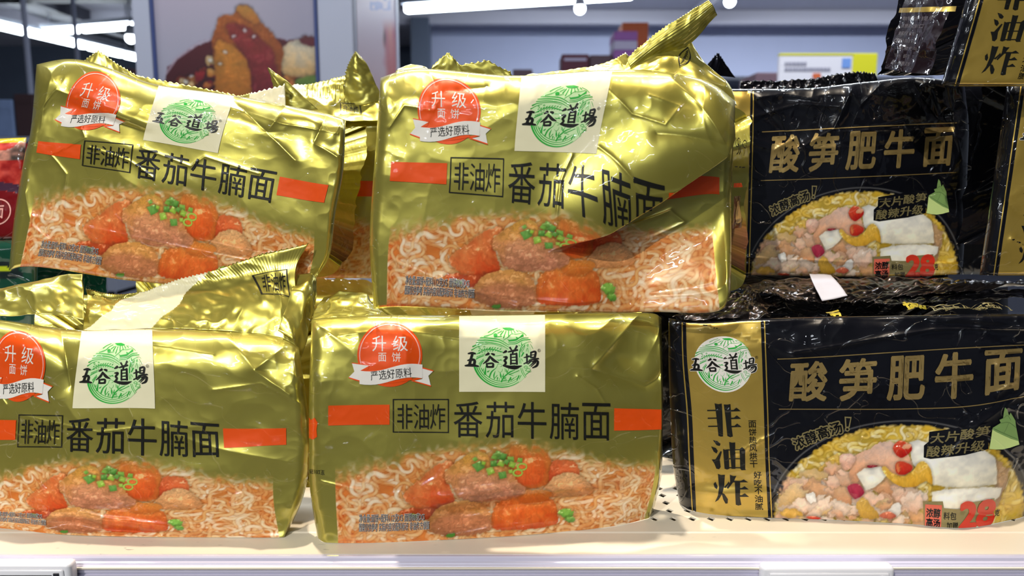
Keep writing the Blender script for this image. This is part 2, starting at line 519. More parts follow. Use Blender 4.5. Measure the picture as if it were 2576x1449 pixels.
def brand(x, y, s):
    """brand emblem and lettering around a centre: three flat pieces (disc, green lines, black brush letters)"""
    f = lambda a, b: (x + (a - 765) * s, y + (b - 745) * s)
    d = Flat().disc(765, 750, 522).moved(f)
    g = Flat()
    for st in EMBLEM:
        g.stroke(st)
    for r, a0, a1, w0, w1 in ((505, 20 + 35, 162, 8, 34), (470, 55, 160, 6, 20), (438, 52, 158, 5, 16), (405, 50, 155, 5, 14)):
        g.arc(765, 752, r, a0, a1, w0, w1)
    g.poly([(765, 238), (830, 234), (900, 234), (985, 262), (950, 278), (880, 284), (810, 272)])
    g.disc(648, 358, 36, 28, 14)
    g.stroke([(620, 390, 8), (700, 386, 10), (760, 380, 6)])
    for k in range(9):                                         # grains of the wheat ears
        a, b = 350 + 46 * k, 640 - 44 * math.sin(k / 8 * 2.6)
        g.stroke([(a, b - 8, 4), (a + 14, b - 22, 16), (a + 32, b - 34, 3)], True)
        g.stroke([(a + 6, b + 34, 4), (a + 22, b + 26, 14), (a + 38, b + 20, 3)], True)
    for k in range(5):
        g.stroke([(318 + 32 * k, 740 - 12 * k, 3), (332 + 32 * k, 724 - 12 * k, 12), (346 + 32 * k, 714 - 12 * k, 3)])
        g.stroke([(380 + 14 * k, 880 - 22 * k, 3), (366 + 16 * k, 850 - 18 * k, 12), (372 + 16 * k, 830 - 18 * k, 3)])
    g = g.moved(f)
    b = Flat()
    for st in BRUSH:
        b.stroke([(x_, y_, w_ * 1.22 + 2) for x_, y_, w_ in st])
    b.arc(1402, 624, 24, 0, 360, 5)
    b.text('R', 1391, 610, 1413, 638)
    return d, g, b.moved(f)


def heavy(o=(0, 0), s=1.0):
    """the three heavy upright letters of the gold strip, stroke by stroke (unit 2.842 per photo pixel)"""
    f = Flat()
    P = f.poly
    P([(270, 597), (296, 604), (322, 600), (318, 836), (302, 838), (284, 832)]); P([(336, 606), (362, 608), (386, 604), (384, 760), (392, 838), (372, 844), (350, 834)])
    for y in (642, 697, 756):
        f.rect(213, y, 280, y + 9)
        P([(378, y + 4), (406, y + 4), (428, y - 12), (442, y - 2), (460, y + 14), (380, y + 15)])
    P([(242, 862), (276, 872), (298, 892), (290, 908), (268, 902)]); P([(228, 910), (262, 922), (276, 944), (266, 964), (246, 950)])
    P([(230, 1008), (256, 1008), (296, 946), (306, 950), (288, 1010), (294, 1064), (282, 1082), (262, 1078), (248, 1040)])
    P([(314, 930), (330, 936), (356, 932), (358, 1078), (340, 1084), (322, 1078)]); P([(362, 878), (384, 884), (408, 882), (404, 1078), (374, 1078)])
    P([(440, 934), (460, 918), (482, 938), (478, 1080), (484, 1086), (450, 1088), (440, 1078)])
    f.rect(340, 934, 460, 942); f.rect(340, 1000, 460, 1007); f.rect(340, 1066, 460, 1074)
    P([(240, 1196), (254, 1178), (270, 1214), (266, 1238), (248, 1226)]); P([(272, 1118), (296, 1126), (324, 1124), (318, 1210), (304, 1268), (276, 1316), (250, 1336), (272, 1284), (280, 1220)])
    P([(314, 1222), (340, 1190), (352, 1172), (356, 1186), (330, 1226)]); P([(298, 1262), (320, 1270), (344, 1306), (342, 1338), (326, 1342), (310, 1310)])
    P([(360, 1122), (386, 1132), (410, 1130), (384, 1180), (346, 1232), (336, 1224), (362, 1176)])
    P([(364, 1166), (440, 1168), (464, 1156), (496, 1178), (366, 1180)]); P([(396, 1176), (436, 1176), (432, 1290), (440, 1346), (418, 1352), (400, 1346)])
    for y in (1222, 1274):
        P([(420, y), (446, y), (468, y - 14), (498, y + 10), (420, y + 12)])
    return f.moved(lambda a, b: (1690 + a / 2.842, 800 + b / 2.842))


# ---- gold pack, design units = pixels of the straight lower pack
def gold_design():
    mm = lambda x, y: ((x - 780) * 0.27, (1365 - y) * 0.27)
    d, g, b = brand(1262, 899, 0.1445)
    out = [('brand_patch', M_CREAM, Flat().rect(1154, 790, 1370, 985), .20, None, None),
           ('emblem_disc', M_GREENP, d, .30, 'brand_patch', None), ('emblem', M_GREEN, g, .40, 'brand_patch', None), ('brand_lettering', M_INK, b, .50, 'brand_patch', None)]
    c = Flat().disc(981, 891, 81)
    out.append(('badge', M_RED, c, .20, None, None))
    out.append(('badge_ring', M_PINK, Flat().arc(981, 891, 75, 152, 388, 2.2), .30, 'badge', None))
    out.append(('badge_lettering', M_WHITE, Flat().text('升', 938, 844, 973, 882, 0).text('级', 990, 844, 1026, 882, 0).text('面', 953, 886, 973, 908, 0).text('饼', 987, 885, 1009, 909, 0), .30, 'badge', None))
    rb = Flat()
    rb.poly([(887, 911), (930, 918), (906, 931), (906, 955), (879, 946), (893, 932)])
    rb2 = Flat().poly([(1062, 925), (1089, 932), (1077, 944), (1083, 969), (1036, 958), (1062, 952)])
    out.append(('ribbon_end', M_WHITE, rb, .34, 'badge', None))
    out.append(('ribbon_end', M_WHITE, rb2, .34, 'badge', None))
    rr = Flat().stroke([(879, 947, 2.5), (893, 952, 3), (906, 956, 3)]).stroke([(906, 962.5, 3), (984, 961, 3), (1062, 948, 3)])
    rr.stroke([(1036, 956, 3), (1083, 970, 3)]).stroke([(1062, 924, 3), (1089, 931.5, 2.5)]).stroke([(887, 910, 2), (930, 917, 3)]).poly([(906, 931), (930, 918), (927, 928)]).poly([(1040, 952), (1062, 950), (1036, 958)])
    out.append(('ribbon_edge', M_RED, rr, .38, 'badge', None))
    rf = Flat()
    xs = np.linspace(906, 1062, 13)
    top = [(x, 930 - 14 * sstep(906, 1062, x) + 4 * math.sin((x - 906) / 156 * 6.28)) for x in xs]
    rf.poly(top + [(x, y + 34) for x, y in top[::-1]])
    out.append(('ribbon_band', M_WHITE, rf, .44, 'badge', None))
    out.append(('ribbon_lettering', M_INK, Flat().text('严选好原料', 933, 927, 1035, 951, 0, 0, 5.5), .56, 'badge', None))
    out.append(('accent_bar', M_RED, Flat().rect(828, 1018, 980, 1070), .2, None, None))
    out.append(('accent_bar', M_RED, Flat().rect(1544, 1022, 1697, 1076), .2, None, None))
    t = Flat()
    for k, ch in enumerate('番茄牛腩面'):
        t.text(ch, 1140 + k * 80.4, 1010, 1212 + k * 80.4, 1101, 0)
    out.append(('title_lettering', M_INK, t, .3, None, None))
    t = Flat().frame(988, 1003, 1128, 1090, 2.6)
    for k, ch in enumerate('非油炸'):
        t.text(ch, 999 + k * 41, 1016, 1037 + k * 41, 1081, 0)
    out.append(('boxed_lettering', M_INK, t, .3, None, None))
    for nm, m, bo, z in (('net_weight_lettering_outline', M_WHITE, .042, .26), ('net_weight_lettering', M_GREYINK, 0, .36)):
        t = Flat().text('净含量:面饼+配料112克X5 面饼80克X5', 906, 1291, 1068, 1312, bo).text('图案仅供参考 实际内容见配料标识 非油炸方便面', 906, 1314, 1080, 1335, bo)
        out.append((nm, m, t, z, None, None))
    return [(n_, m_, *cut(f_, mm), z_ * 1.5 + .12, p_) for n_, m_, f_, z_, p_, _ in out]


# ---- black pack, design units = pixels of the lower black pack
def black_design():
    mm = lambda x, y: ((x - 1680) * 0.27, (1305 - y) * 0.27)
    d, g, b = brand(1817, 914, 0.128)
    out = [('gold_strip', M_STRIP, Flat().rect(1726, 790, 1914, 1320), .2, None),
           ('strip_border', M_STRIP, Flat().rect(1716, 790, 1719, 1320).rect(1920, 790, 1923, 1320), .2, None),
           ('strip_edge', M_BLK, Flat().rect(1725, 790, 1728, 1320).rect(1912, 790, 1916, 1320), .3, 'gold_strip'),
           ('emblem_disc', M_WHITE, Flat().disc(1817, 914, 71), .32, 'gold_strip'), ('emblem', M_GREEN, g, .4, 'gold_strip')]
    halo = Flat()
    for st in BRUSH:
        halo.stroke([(x, y, w_ + 26) for x, y, w_ in st])
    out.append(('brand_outline', M_WHITE, halo.moved(lambda a, c: (1817 + (a - 765) * .128, 914 + (c - 745) * .128)), .46, 'gold_strip'))
    out.append(('brand_lettering', M_INK, b, .54, 'gold_strip'))
    t = heavy()
    for k, ch in enumerate('面饼热风烘干'):
        t.text(ch, 1871, 1055 + k * 20.5, 1891, 1073 + k * 20.5, .012)
    for k, ch in enumerate('好吃不油腻'):
        t.text(ch, 1880, 1186 + k * 20.5, 1900, 1204 + k * 20.5, .012)
    out.append(('strip_lettering', M_INK, t, .36, 'gold_strip'))
    t = Flat()
    for k, ch in enumerate('酸笋肥牛面'):
        t.text(ch, 1976 + k * 122 - (k == 3) * 2, 916, 2066 + k * 122, 1006, .028, .1)
    out.append(('title_lettering', M_GINK, t, .3, None))
    out.append(('title_rule', M_GINK, Flat().rect(1950, 903.5, 2572, 905.7), .24, None))
    out.append(('title_rule', M_GINK, Flat().rect(1950, 1026, 2572, 1028), .24, None))
    for nm, m, bo, z in (('broth_lettering_outline', M_YINK, .13, .26), ('broth_lettering', M_BLK, .022, .36)):
        t = Flat()
        for k, (ch, x, y) in enumerate((('浓', 1998, 1112), ('醇', 2027, 1098), ('高', 2058, 1086), ('汤', 2090, 1075))):
            e = 0
            t.text(ch, x - 14 - e, y - 15 - e, x + 15 + e, y + 15 + e, bo, 0, 24 - 3 * k)
        e = 3.2 if bo > .03 else 0
        t.poly([(2116 - e, 1048 - e), (2127 + e, 1049 - e), (2122 + e, 1070 + e * .6), (2117 - e, 1070 + e * .6)]).disc(2119, 1077, 3 + e)
        out.append((nm, m, t, z, None))
    sh = Flat().poly([(2325, 1086), (2400, 1078), (2478, 1074), (2482, 1096), (2474, 1108), (2478, 1140), (2420, 1150), (2330, 1156), (2312, 1152), (2312, 1122), (2324, 1112)])
    out.append(('upgrade_panel', M_BLK, sh, .26, None))
    t = Flat()
    for k, ch in enumerate('大片酸笋'):
        t.text(ch, 2328 + k * 38, 1090 - k * 3.2, 2362 + k * 38, 1117 - k * 3.2, .02, .14)
    for k, ch in enumerate('酸辣升级'):
        t.text(ch, 2318 + k * 38, 1124 - k * 2.6, 2352 + k * 38, 1151 - k * 2.6, .02, .14)
    out.append(('upgrade_lettering', M_YINK, t, .36, 'upgrade_panel'))
    z6 = lambda *p: [(1920 + a_ / 3.927, 1020 + b_ / 3.927) for a_, b_ in p]
    out.append(('bamboo_shoot', M_SHOOT, Flat().poly(z6((2340, 90), (2328, 140), (2322, 190), (2286, 200), (2300, 232), (2222, 268), (2198, 475), (2330, 492), (2485, 465), (2448, 290), (2442, 236), (2424, 252), (2398, 224), (2396, 150), (2380, 176), (2362, 112))), .26, None))
    out.append(('shoot_core', M_SHOOTP, Flat().poly(z6((2218, 285), (2262, 318), (2330, 360), (2400, 400), (2476, 432), (2484, 462), (2400, 482), (2330, 490), (2260, 484), (2200, 472))), .32, 'bamboo_shoot'))
    out.append(('shoot_lines', M_SHOOTD, Flat().stroke([(a_, b_, .8) for a_, b_ in z6((2225, 272), (2330, 338), (2465, 412))]).stroke([(a_, b_, .8) for a_, b_ in z6((2300, 234), (2375, 240), (2446, 300))]).stroke([(a_, b_, .7) for a_, b_ in z6((2322, 192), (2362, 170), (2396, 222))]).stroke([(a_, b_, .7) for a_, b_ in z6((2375, 245), (2350, 300), (2330, 335))]), .38, 'bamboo_shoot'))
    out.append(('recipe_panel', M_YINK, Flat().poly([(2312, 1252), (2368, 1250), (2372, 1264), (2418, 1266), (2420, 1254), (2506, 1250), (2510, 1290), (2440, 1312), (2316, 1306)]), .24, None))
    out.append(('recipe_square', M_SALMON, Flat().rect(2318, 1258, 2366, 1309), .3, 'recipe_panel'))
    out.append(('recipe_lettering', M_BLK, Flat().text('浓醇', 2322, 1266, 2362, 1285, .03).text('高汤', 2322, 1288, 2362, 1306, .03).text('料包', 2372, 1272, 2408, 1288, .01).text('加赠', 2382, 1293, 2414, 1309, .01), .4, 'recipe_panel'))
    out.append(('weight_lettering', M_REDD, Flat().text('28', 2420, 1253, 2508, 1306, .05), .42, 'recipe_panel'))
    out.append(('unit_lettering', M_BLK, Flat().text('克', 2511, 1274, 2524, 1290, .02), .42, 'recipe_panel'))
    return [(n_, m_, *cut(f_, mm), z_ * 1.5 + .12, p_) for n_, m_, f_, z_, p_ in out]

# ------------------------------------------------------------------ the printed food pictures, painted stroke by stroke
class Raster:
    def __init__(s, x0, y0, x1, y1, step=1.0, base=(0, 0, 0)):
        s.x0, s.y0, s.step = x0, y0, step
        s.w, s.h = int((x1 - x0) / step) + 1, int((y1 - y0) / step) + 1
        s.c = np.zeros((s.h, s.w, 3)) + np.array(base) / 255.0
        s.X = x0 + step * np.arange(s.w)[None, :] + np.zeros((s.h, 1))
        s.Y = y0 + step * np.arange(s.h)[:, None] + np.zeros((1, s.w))

    def win(s, lo, hi):
        a = max(0, int((lo[0] - s.x0) / s.step)); b = min(s.w, int((hi[0] - s.x0) / s.step) + 2)
        c = max(0, int((lo[1] - s.y0) / s.step)); d = min(s.h, int((hi[1] - s.y0) / s.step) + 2)
        return (slice(c, d), slice(a, b)) if b > a and d > c else None

    def put(s, sl, m, col):
        s.c[sl] = s.c[sl] * (1 - m[..., None]) + col * m[..., None]

    def strand(s, pts, wd, c0, c1, rim=0.25, a=1.0, fade=0.0):
        p = np.asarray(pts, float)
        sl = s.win(p.min(0) - wd, p.max(0) + wd)
        if sl is None: return
        X, Y = s.X[sl], s.Y[sl]
        best, along = np.full(X.shape, 1e9), np.zeros(X.shape)
        n = len(p) - 1
        for i, ((ax, ay), (bx, by)) in enumerate(zip(p[:-1], p[1:])):
            dx, dy = bx - ax, by - ay
            t = np.clip(((X - ax) * dx + (Y - ay) * dy) / (dx * dx + dy * dy + 1e-9), 0, 1)
            d = np.hypot(X - ax - t * dx, Y - ay - t * dy)
            m = d < best
            best = np.where(m, d, best); along = np.where(m, (i + t) / n, along)
        t = best / (wd / 2 * (1 - .35 * np.abs(along * 2 - 1) ** 2))
        ends = sstep(0, .22, along) * sstep(1, .78, along) if fade else np.ones(X.shape)
        al = a * (1 - fade + fade * ends)
        dark = np.clip(1.55 - t, 0, 0.6) * (t > 0.85)
        s.c[sl] *= 1 - (rim * dark * al)[..., None] * np.array((.7, 1.0, 1.15))
        prof = np.sqrt(np.clip(1 - np.clip(t, 0, 1) ** 2, 0, 1)) * (.62 + .38 * ends)
        col = np.asarray(c1) / 255 + (np.asarray(c0) - np.asarray(c1))[None, None] / 255 * prof[..., None]
        s.put(sl, np.clip((1 - t) * wd / 2 / s.step + 0.5, 0, 1) * al, col)

    def blob(s, pts, fn, soft=1.5, a=1.0, smooth=True, rim=0.22, rag=2.2):
        """closed outline; fn(X, Y, d) gives the colour, d = 0 at the outline to 1 inside"""
        p = np.asarray(pts, float)
        if smooth:
            k = len(p)
            q = np.concatenate([p[-2:], p, p[:3]])
            p = hermite(np.arange(-2, k + 3), q, np.linspace(0, k, 6 * k, endpoint=False))
        sl = s.win(p.min(0) - 8, p.max(0) + 8)
        if sl is None: return
        X, Y = s.X[sl], s.Y[sl]
        X, Y = X + rag * vn(X / 8, Y / 8, 61) + rag * .5 * vn(X / 3.5, Y / 3.5, 63), Y + rag * vn(X / 8, Y / 8, 62) + rag * .5 * vn(X / 3.5, Y / 3.5, 64)
        ins = np.zeros(X.shape, bool)
        best = np.full(X.shape, 1e9)
        for (ax, ay), (bx, by) in zip(p, np.roll(p, -1, 0)):
            c = (ay > Y) != (by > Y)
            with np.errstate(divide='ignore', invalid='ignore'):
                ins ^= c & (X < (bx - ax) * (Y - ay) / (by - ay + 1e-12) + ax)
            dx, dy = bx - ax, by - ay
            t = np.clip(((X - ax) * dx + (Y - ay) * dy) / (dx * dx + dy * dy + 1e-9), 0, 1)
            best = np.minimum(best, np.hypot(X - ax - t * dx, Y - ay - t * dy))
        sd = np.where(ins, best, -best)
        s.c[sl] *= (1 - rim * np.clip(1 + sd / 7, 0, 1) * (sd < 0))[..., None]
        m = np.clip(sd / soft + 0.5, 0, 1) * a
        d = np.clip(sd / max(4.0, 0.5 * min(np.ptp(p[:, 0]), np.ptp(p[:, 1]))), 0, 1)
        s.put(sl, m, np.clip(fn(X, Y, d), 0, 1))

    def sample(s, x, y):
        fx = np.clip((x - s.x0) / s.step, 0, s.w - 1.001); fy = np.clip((y - s.y0) / s.step, 0, s.h - 1.001)
        i, j = fx.astype(int), fy.astype(int)
        a, b = (fx - i)[..., None], (fy - j)[..., None]
        c = s.c
        return (c[j, i] * (1 - a) + c[j, i + 1] * a) * (1 - b) + (c[j + 1, i] * (1 - a) + c[j + 1, i + 1] * a) * b


def mixc(a, b, t):
    return (np.asarray(a) + (np.asarray(b) - np.asarray(a)) * np.clip(t, 0, 1)[..., None]) / 255.0


def meat(top, low, y0, y1, seed, grain=0.5):
    def f(X, Y, d):
        wx, wy = X + 6 * vn(X / 12, Y / 12, seed + 30) + 2 * vn(X / 4, Y / 4, seed + 33), Y + 5 * vn(X / 11, Y / 11, seed + 31) + 2 * vn(X / 4.5, Y / 4, seed + 34)
        n = np.abs(vn(wx / 9.5, wy / 6.0, seed)) * 2 - .5
        n2 = fbm(X / 26, Y / 18, seed + 5)
        c = mixc(top, low, (Y - y0) / (y1 - y0) + 0.22 * n2)
        hi = sstep(.15, .8, vn(wx / 6.5, wy / 4.6, seed + 9)) * sstep(-.3, .5, n2 + .2)
        return c * (1.02 + 0.10 * n2 + grain * 0.26 * np.clip(n, -.8, .4))[..., None] * (0.84 + 0.20 * np.sqrt(d))[..., None] + hi[..., None] * np.array((.30, .25, .20)) * grain * .8
    return f


def juicy(a, b, dirx, diry, cx, cy, r, seed):
    def f(X, Y, d):
        t = ((X - cx) * dirx + (Y - cy) * diry) / r * 0.5 + 0.5 + 0.16 * fbm(X / 16, Y / 16, seed)
        fib = vn((X * diry - Y * dirx) / 2.6 + 2 * vn(X / 9, Y / 9, seed + 6), (X * dirx + Y * diry) / 16, seed + 7)
        hi = sstep(.35, .95, vn(X / 13 + .8 * vn(X / 6, Y / 6, seed), Y / 6 + .8 * vn(X / 7, Y / 7, seed + 1), seed + 3)) * sstep(.75, .2, t)
        return mixc(a, b, t) * (0.84 + 0.20 * np.sqrt(d) + .07 * fib)[..., None] + hi[..., None] * np.array((.45, .40, .36))
    return f


def swirls(R, rng, n, x0, y0, x1, y1, wd, c0s, c1s, curl=1.0, length=(6, 11), ok=None):
    for _ in range(n):
        x, y = rng.uniform(x0, x1), rng.uniform(y0, y1)
        if ok is not None and not ok(x, y): continue
        h, k, ph, step = rng.gauss(0.1, 0.9) + rng.choice((0, 3.14)), rng.uniform(0.18, 0.5) * curl * rng.choice((-1, 1)), rng.uniform(0, 6), rng.uniform(6.5, 9.5)
        fr = rng.uniform(.38, .62)
        pts = [(x, y)]
        for i in range(rng.randint(*length)):
            h += k * math.cos(i * fr + ph) * 1.35
            x += step * math.cos(h); y += step * math.sin(h) * 0.72
            pts.append((x, y))
        q = np.array(pts)
        q = hermite(np.arange(len(q)), q, np.linspace(0, len(q) - 1, 2 * len(q)))
        i = rng.randrange(len(c0s))
        R.strand(q, wd * rng.uniform(0.7, 1.2), c0s[i], c1s[i], .3, rng.uniform(.75, 1), .75)


def paint_tomato_beef():
    rng = random.Random(5)
    R = Raster(840, 1080, 1675, 1370, 1.0, (196, 104, 52))
    n = fbm(R.X / 50, R.Y / 34, 3)
    R.c[:] = mixc((196, 110, 56), (230, 136, 70), 0.5 + 0.7 * n)
    left = (1 - sstep(900, 1120, R.X)) * sstep(1170, 1260, R.Y)
    R.c[:] = R.c * (1 - left[..., None] * .5) + np.array((226, 92, 34)) / 255 * left[..., None] * .5
    C0 = [(246, 206, 162), (240, 190, 140), (248, 220, 186), (232, 170, 112), (252, 230, 206), (226, 150, 92)]
    C1 = [(214, 132, 80), (206, 112, 60), (222, 148, 100), (198, 98, 48), (226, 160, 120), (196, 92, 44)]
    swirls(R, rng, 520, 800, 1085, 1700, 1385, 11, C0, C1, 1.0, (10, 19))
    swirls(R, rng, 330, 800, 1110, 1700, 1385, 11, C0, C1, 1.25, (9, 16))
    # the sauce shows between the strands
    g = sstep(.05, .75, fbm(R.X / 26, R.Y / 17, 12)) * (.25 + .35 * left + .15 * sstep(1500, 1600, R.X))
    R.c[:] = R.c * (1 - g[..., None]) + R.c * np.array((1.0, .72, .52)) * g[..., None]
    q = lambda *p: [(780 + a / 2.8, 1060 + b / 2.8) for a, b in p]
    R.blob(q((660, 520), (760, 420), (880, 320), (985, 285), (1000, 360), (960, 420), (1020, 560), (990, 620), (860, 650), (730, 600)), juicy((250, 156, 96), (212, 62, 28), .6, .8, 1085, 1215, 80, 4), 3)
    R.blob(q((640, 640), (700, 610), (840, 620), (960, 600), (1010, 640), (900, 700), (760, 690)), juicy((214, 82, 40), (150, 44, 28), .3, .9, 1070, 1290, 60, 6))
    R.blob(q((1330, 330), (1380, 200), (1500, 155), (1620, 180), (1690, 260), (1710, 370), (1680, 450), (1560, 490), (1420, 470)), juicy((222, 122, 58), (214, 92, 40), .2, .9, 1325, 1175, 70, 8), 5)
    R.blob(q((1420, 330), (1470, 240), (1560, 215), (1640, 270), (1655, 370), (1620, 450), (1540, 470), (1450, 440)), juicy((244, 116, 58), (226, 72, 30), .1, 1, 1330, 1180, 50, 12), 10, rim=0)
    R.blob(q((1700, 300), (1720, 275), (1850, 280), (1890, 350), (1860, 440), (1700, 450), (1680, 380)), juicy((244, 120, 76), (214, 62, 34), -.4, .9, 1415, 1190, 40, 14))
    R.blob(q((1640, 520), (1700, 420), (1780, 375), (1880, 385), (1960, 470), (1975, 540), (1830, 560), (1700, 560)), meat((240, 176, 128), (206, 124, 78), 1190, 1262, 21, .8))
    R.blob(q((1270, 760), (1300, 620), (1420, 520), (1560, 500), (1690, 570), (1740, 680), (1720, 790), (1500, 810), (1330, 800)), juicy((244, 138, 66), (214, 70, 30), .1, 1, 1320, 1290, 62, 15))
    R.blob(q((1460, 560), (1520, 510), (1640, 500), (1700, 545), (1620, 600), (1500, 600)), juicy((236, 140, 60), (206, 90, 40), 0, 1, 1340, 1255, 40, 17), a=.85)
    R.blob(q((945, 400), (985, 330), (1060, 270), (1130, 225), (1210, 215), (1290, 290), (1400, 330), (1450, 420), (1515, 500), (1460, 550), (1320, 575), (1150, 580), (1040, 545), (1000, 470)), meat((240, 164, 74), (190, 112, 86), 1125, 1250, 31, .75))
    R.blob(q((1050, 420), (1150, 360), (1300, 390), (1450, 460), (1505, 500), (1420, 560), (1200, 570), (1080, 530)), meat((214, 138, 104), (164, 96, 80), 1195, 1270, 37, 1.1), 12, .85, rim=0)
    R.blob(q((820, 770), (850, 680), (920, 610), (1060, 575), (1190, 590), (1265, 660), (1270, 780), (1200, 820), (980, 830)), meat((222, 148, 80), (160, 92, 66), 1262, 1352, 41, .8))
    R.blob(q((850, 760), (900, 690), (1080, 660), (1250, 700), (1250, 790), (1000, 815)), meat((196, 116, 86), (150, 86, 66), 1290, 1352, 47, 1.0), 12, .8, rim=0)
    for cx, cy, r, t in ((1160, 270, 22, 0), (1185, 320, 50, 1), (1300, 250, 38, 0), (1350, 250, 40, 1), (1410, 270, 36, 0), (1290, 300, 34, 1), (1345, 300, 36, 2), (1420, 310, 34, 2), (1475, 275, 26, 0),
                         (1265, 355, 40, 2), (1355, 385, 42, 1), (1410, 360, 22, 2), (1320, 225, 26, 1), (1220, 300, 22, 2), (1380, 290, 26, 1)):
        a0 = rng.uniform(0, 6)
        pts = q(*[(cx + r * rng.uniform(.8, 1.1) * math.cos(a0 + 1.57 * k), cy + r * rng.uniform(.75, 1) * math.sin(a0 + 1.57 * k)) for k in range(4)])
        c = [((88, 158, 56), (142, 200, 96)), ((64, 134, 52), (120, 182, 96)), ((120, 182, 44), (176, 216, 106))][t]
        R.blob(pts, juicy(c[1], c[0], .3, .9, 780 + cx / 2.8, 1060 + cy / 2.8, r / 2.8, 50), 1.2, smooth=False, rag=.5)
    for cx, cy in ((1490, 325), (1460, 370)):
        p = np.array(q(*[(cx + 32 * math.cos(a), cy + 24 * math.sin(a)) for a in np.linspace(0, 6.28, 14)]))
        R.strand(p, 5, (164, 210, 90), (92, 150, 50))
    for pts in (((1740, 690), (1790, 660), (1850, 700), (1800, 740)), ((1790, 740), (1840, 730), (1850, 770), (1800, 780)), ((960, 815), (1010, 805), (1010, 830), (960, 835)), ((700, 660), (750, 655), (760, 680), (715, 690))):
        R.blob(q(*pts), juicy((132, 196, 84), (60, 120, 44), 0, 1, 1400, 1320, 20, 3), 1.2)
    return R


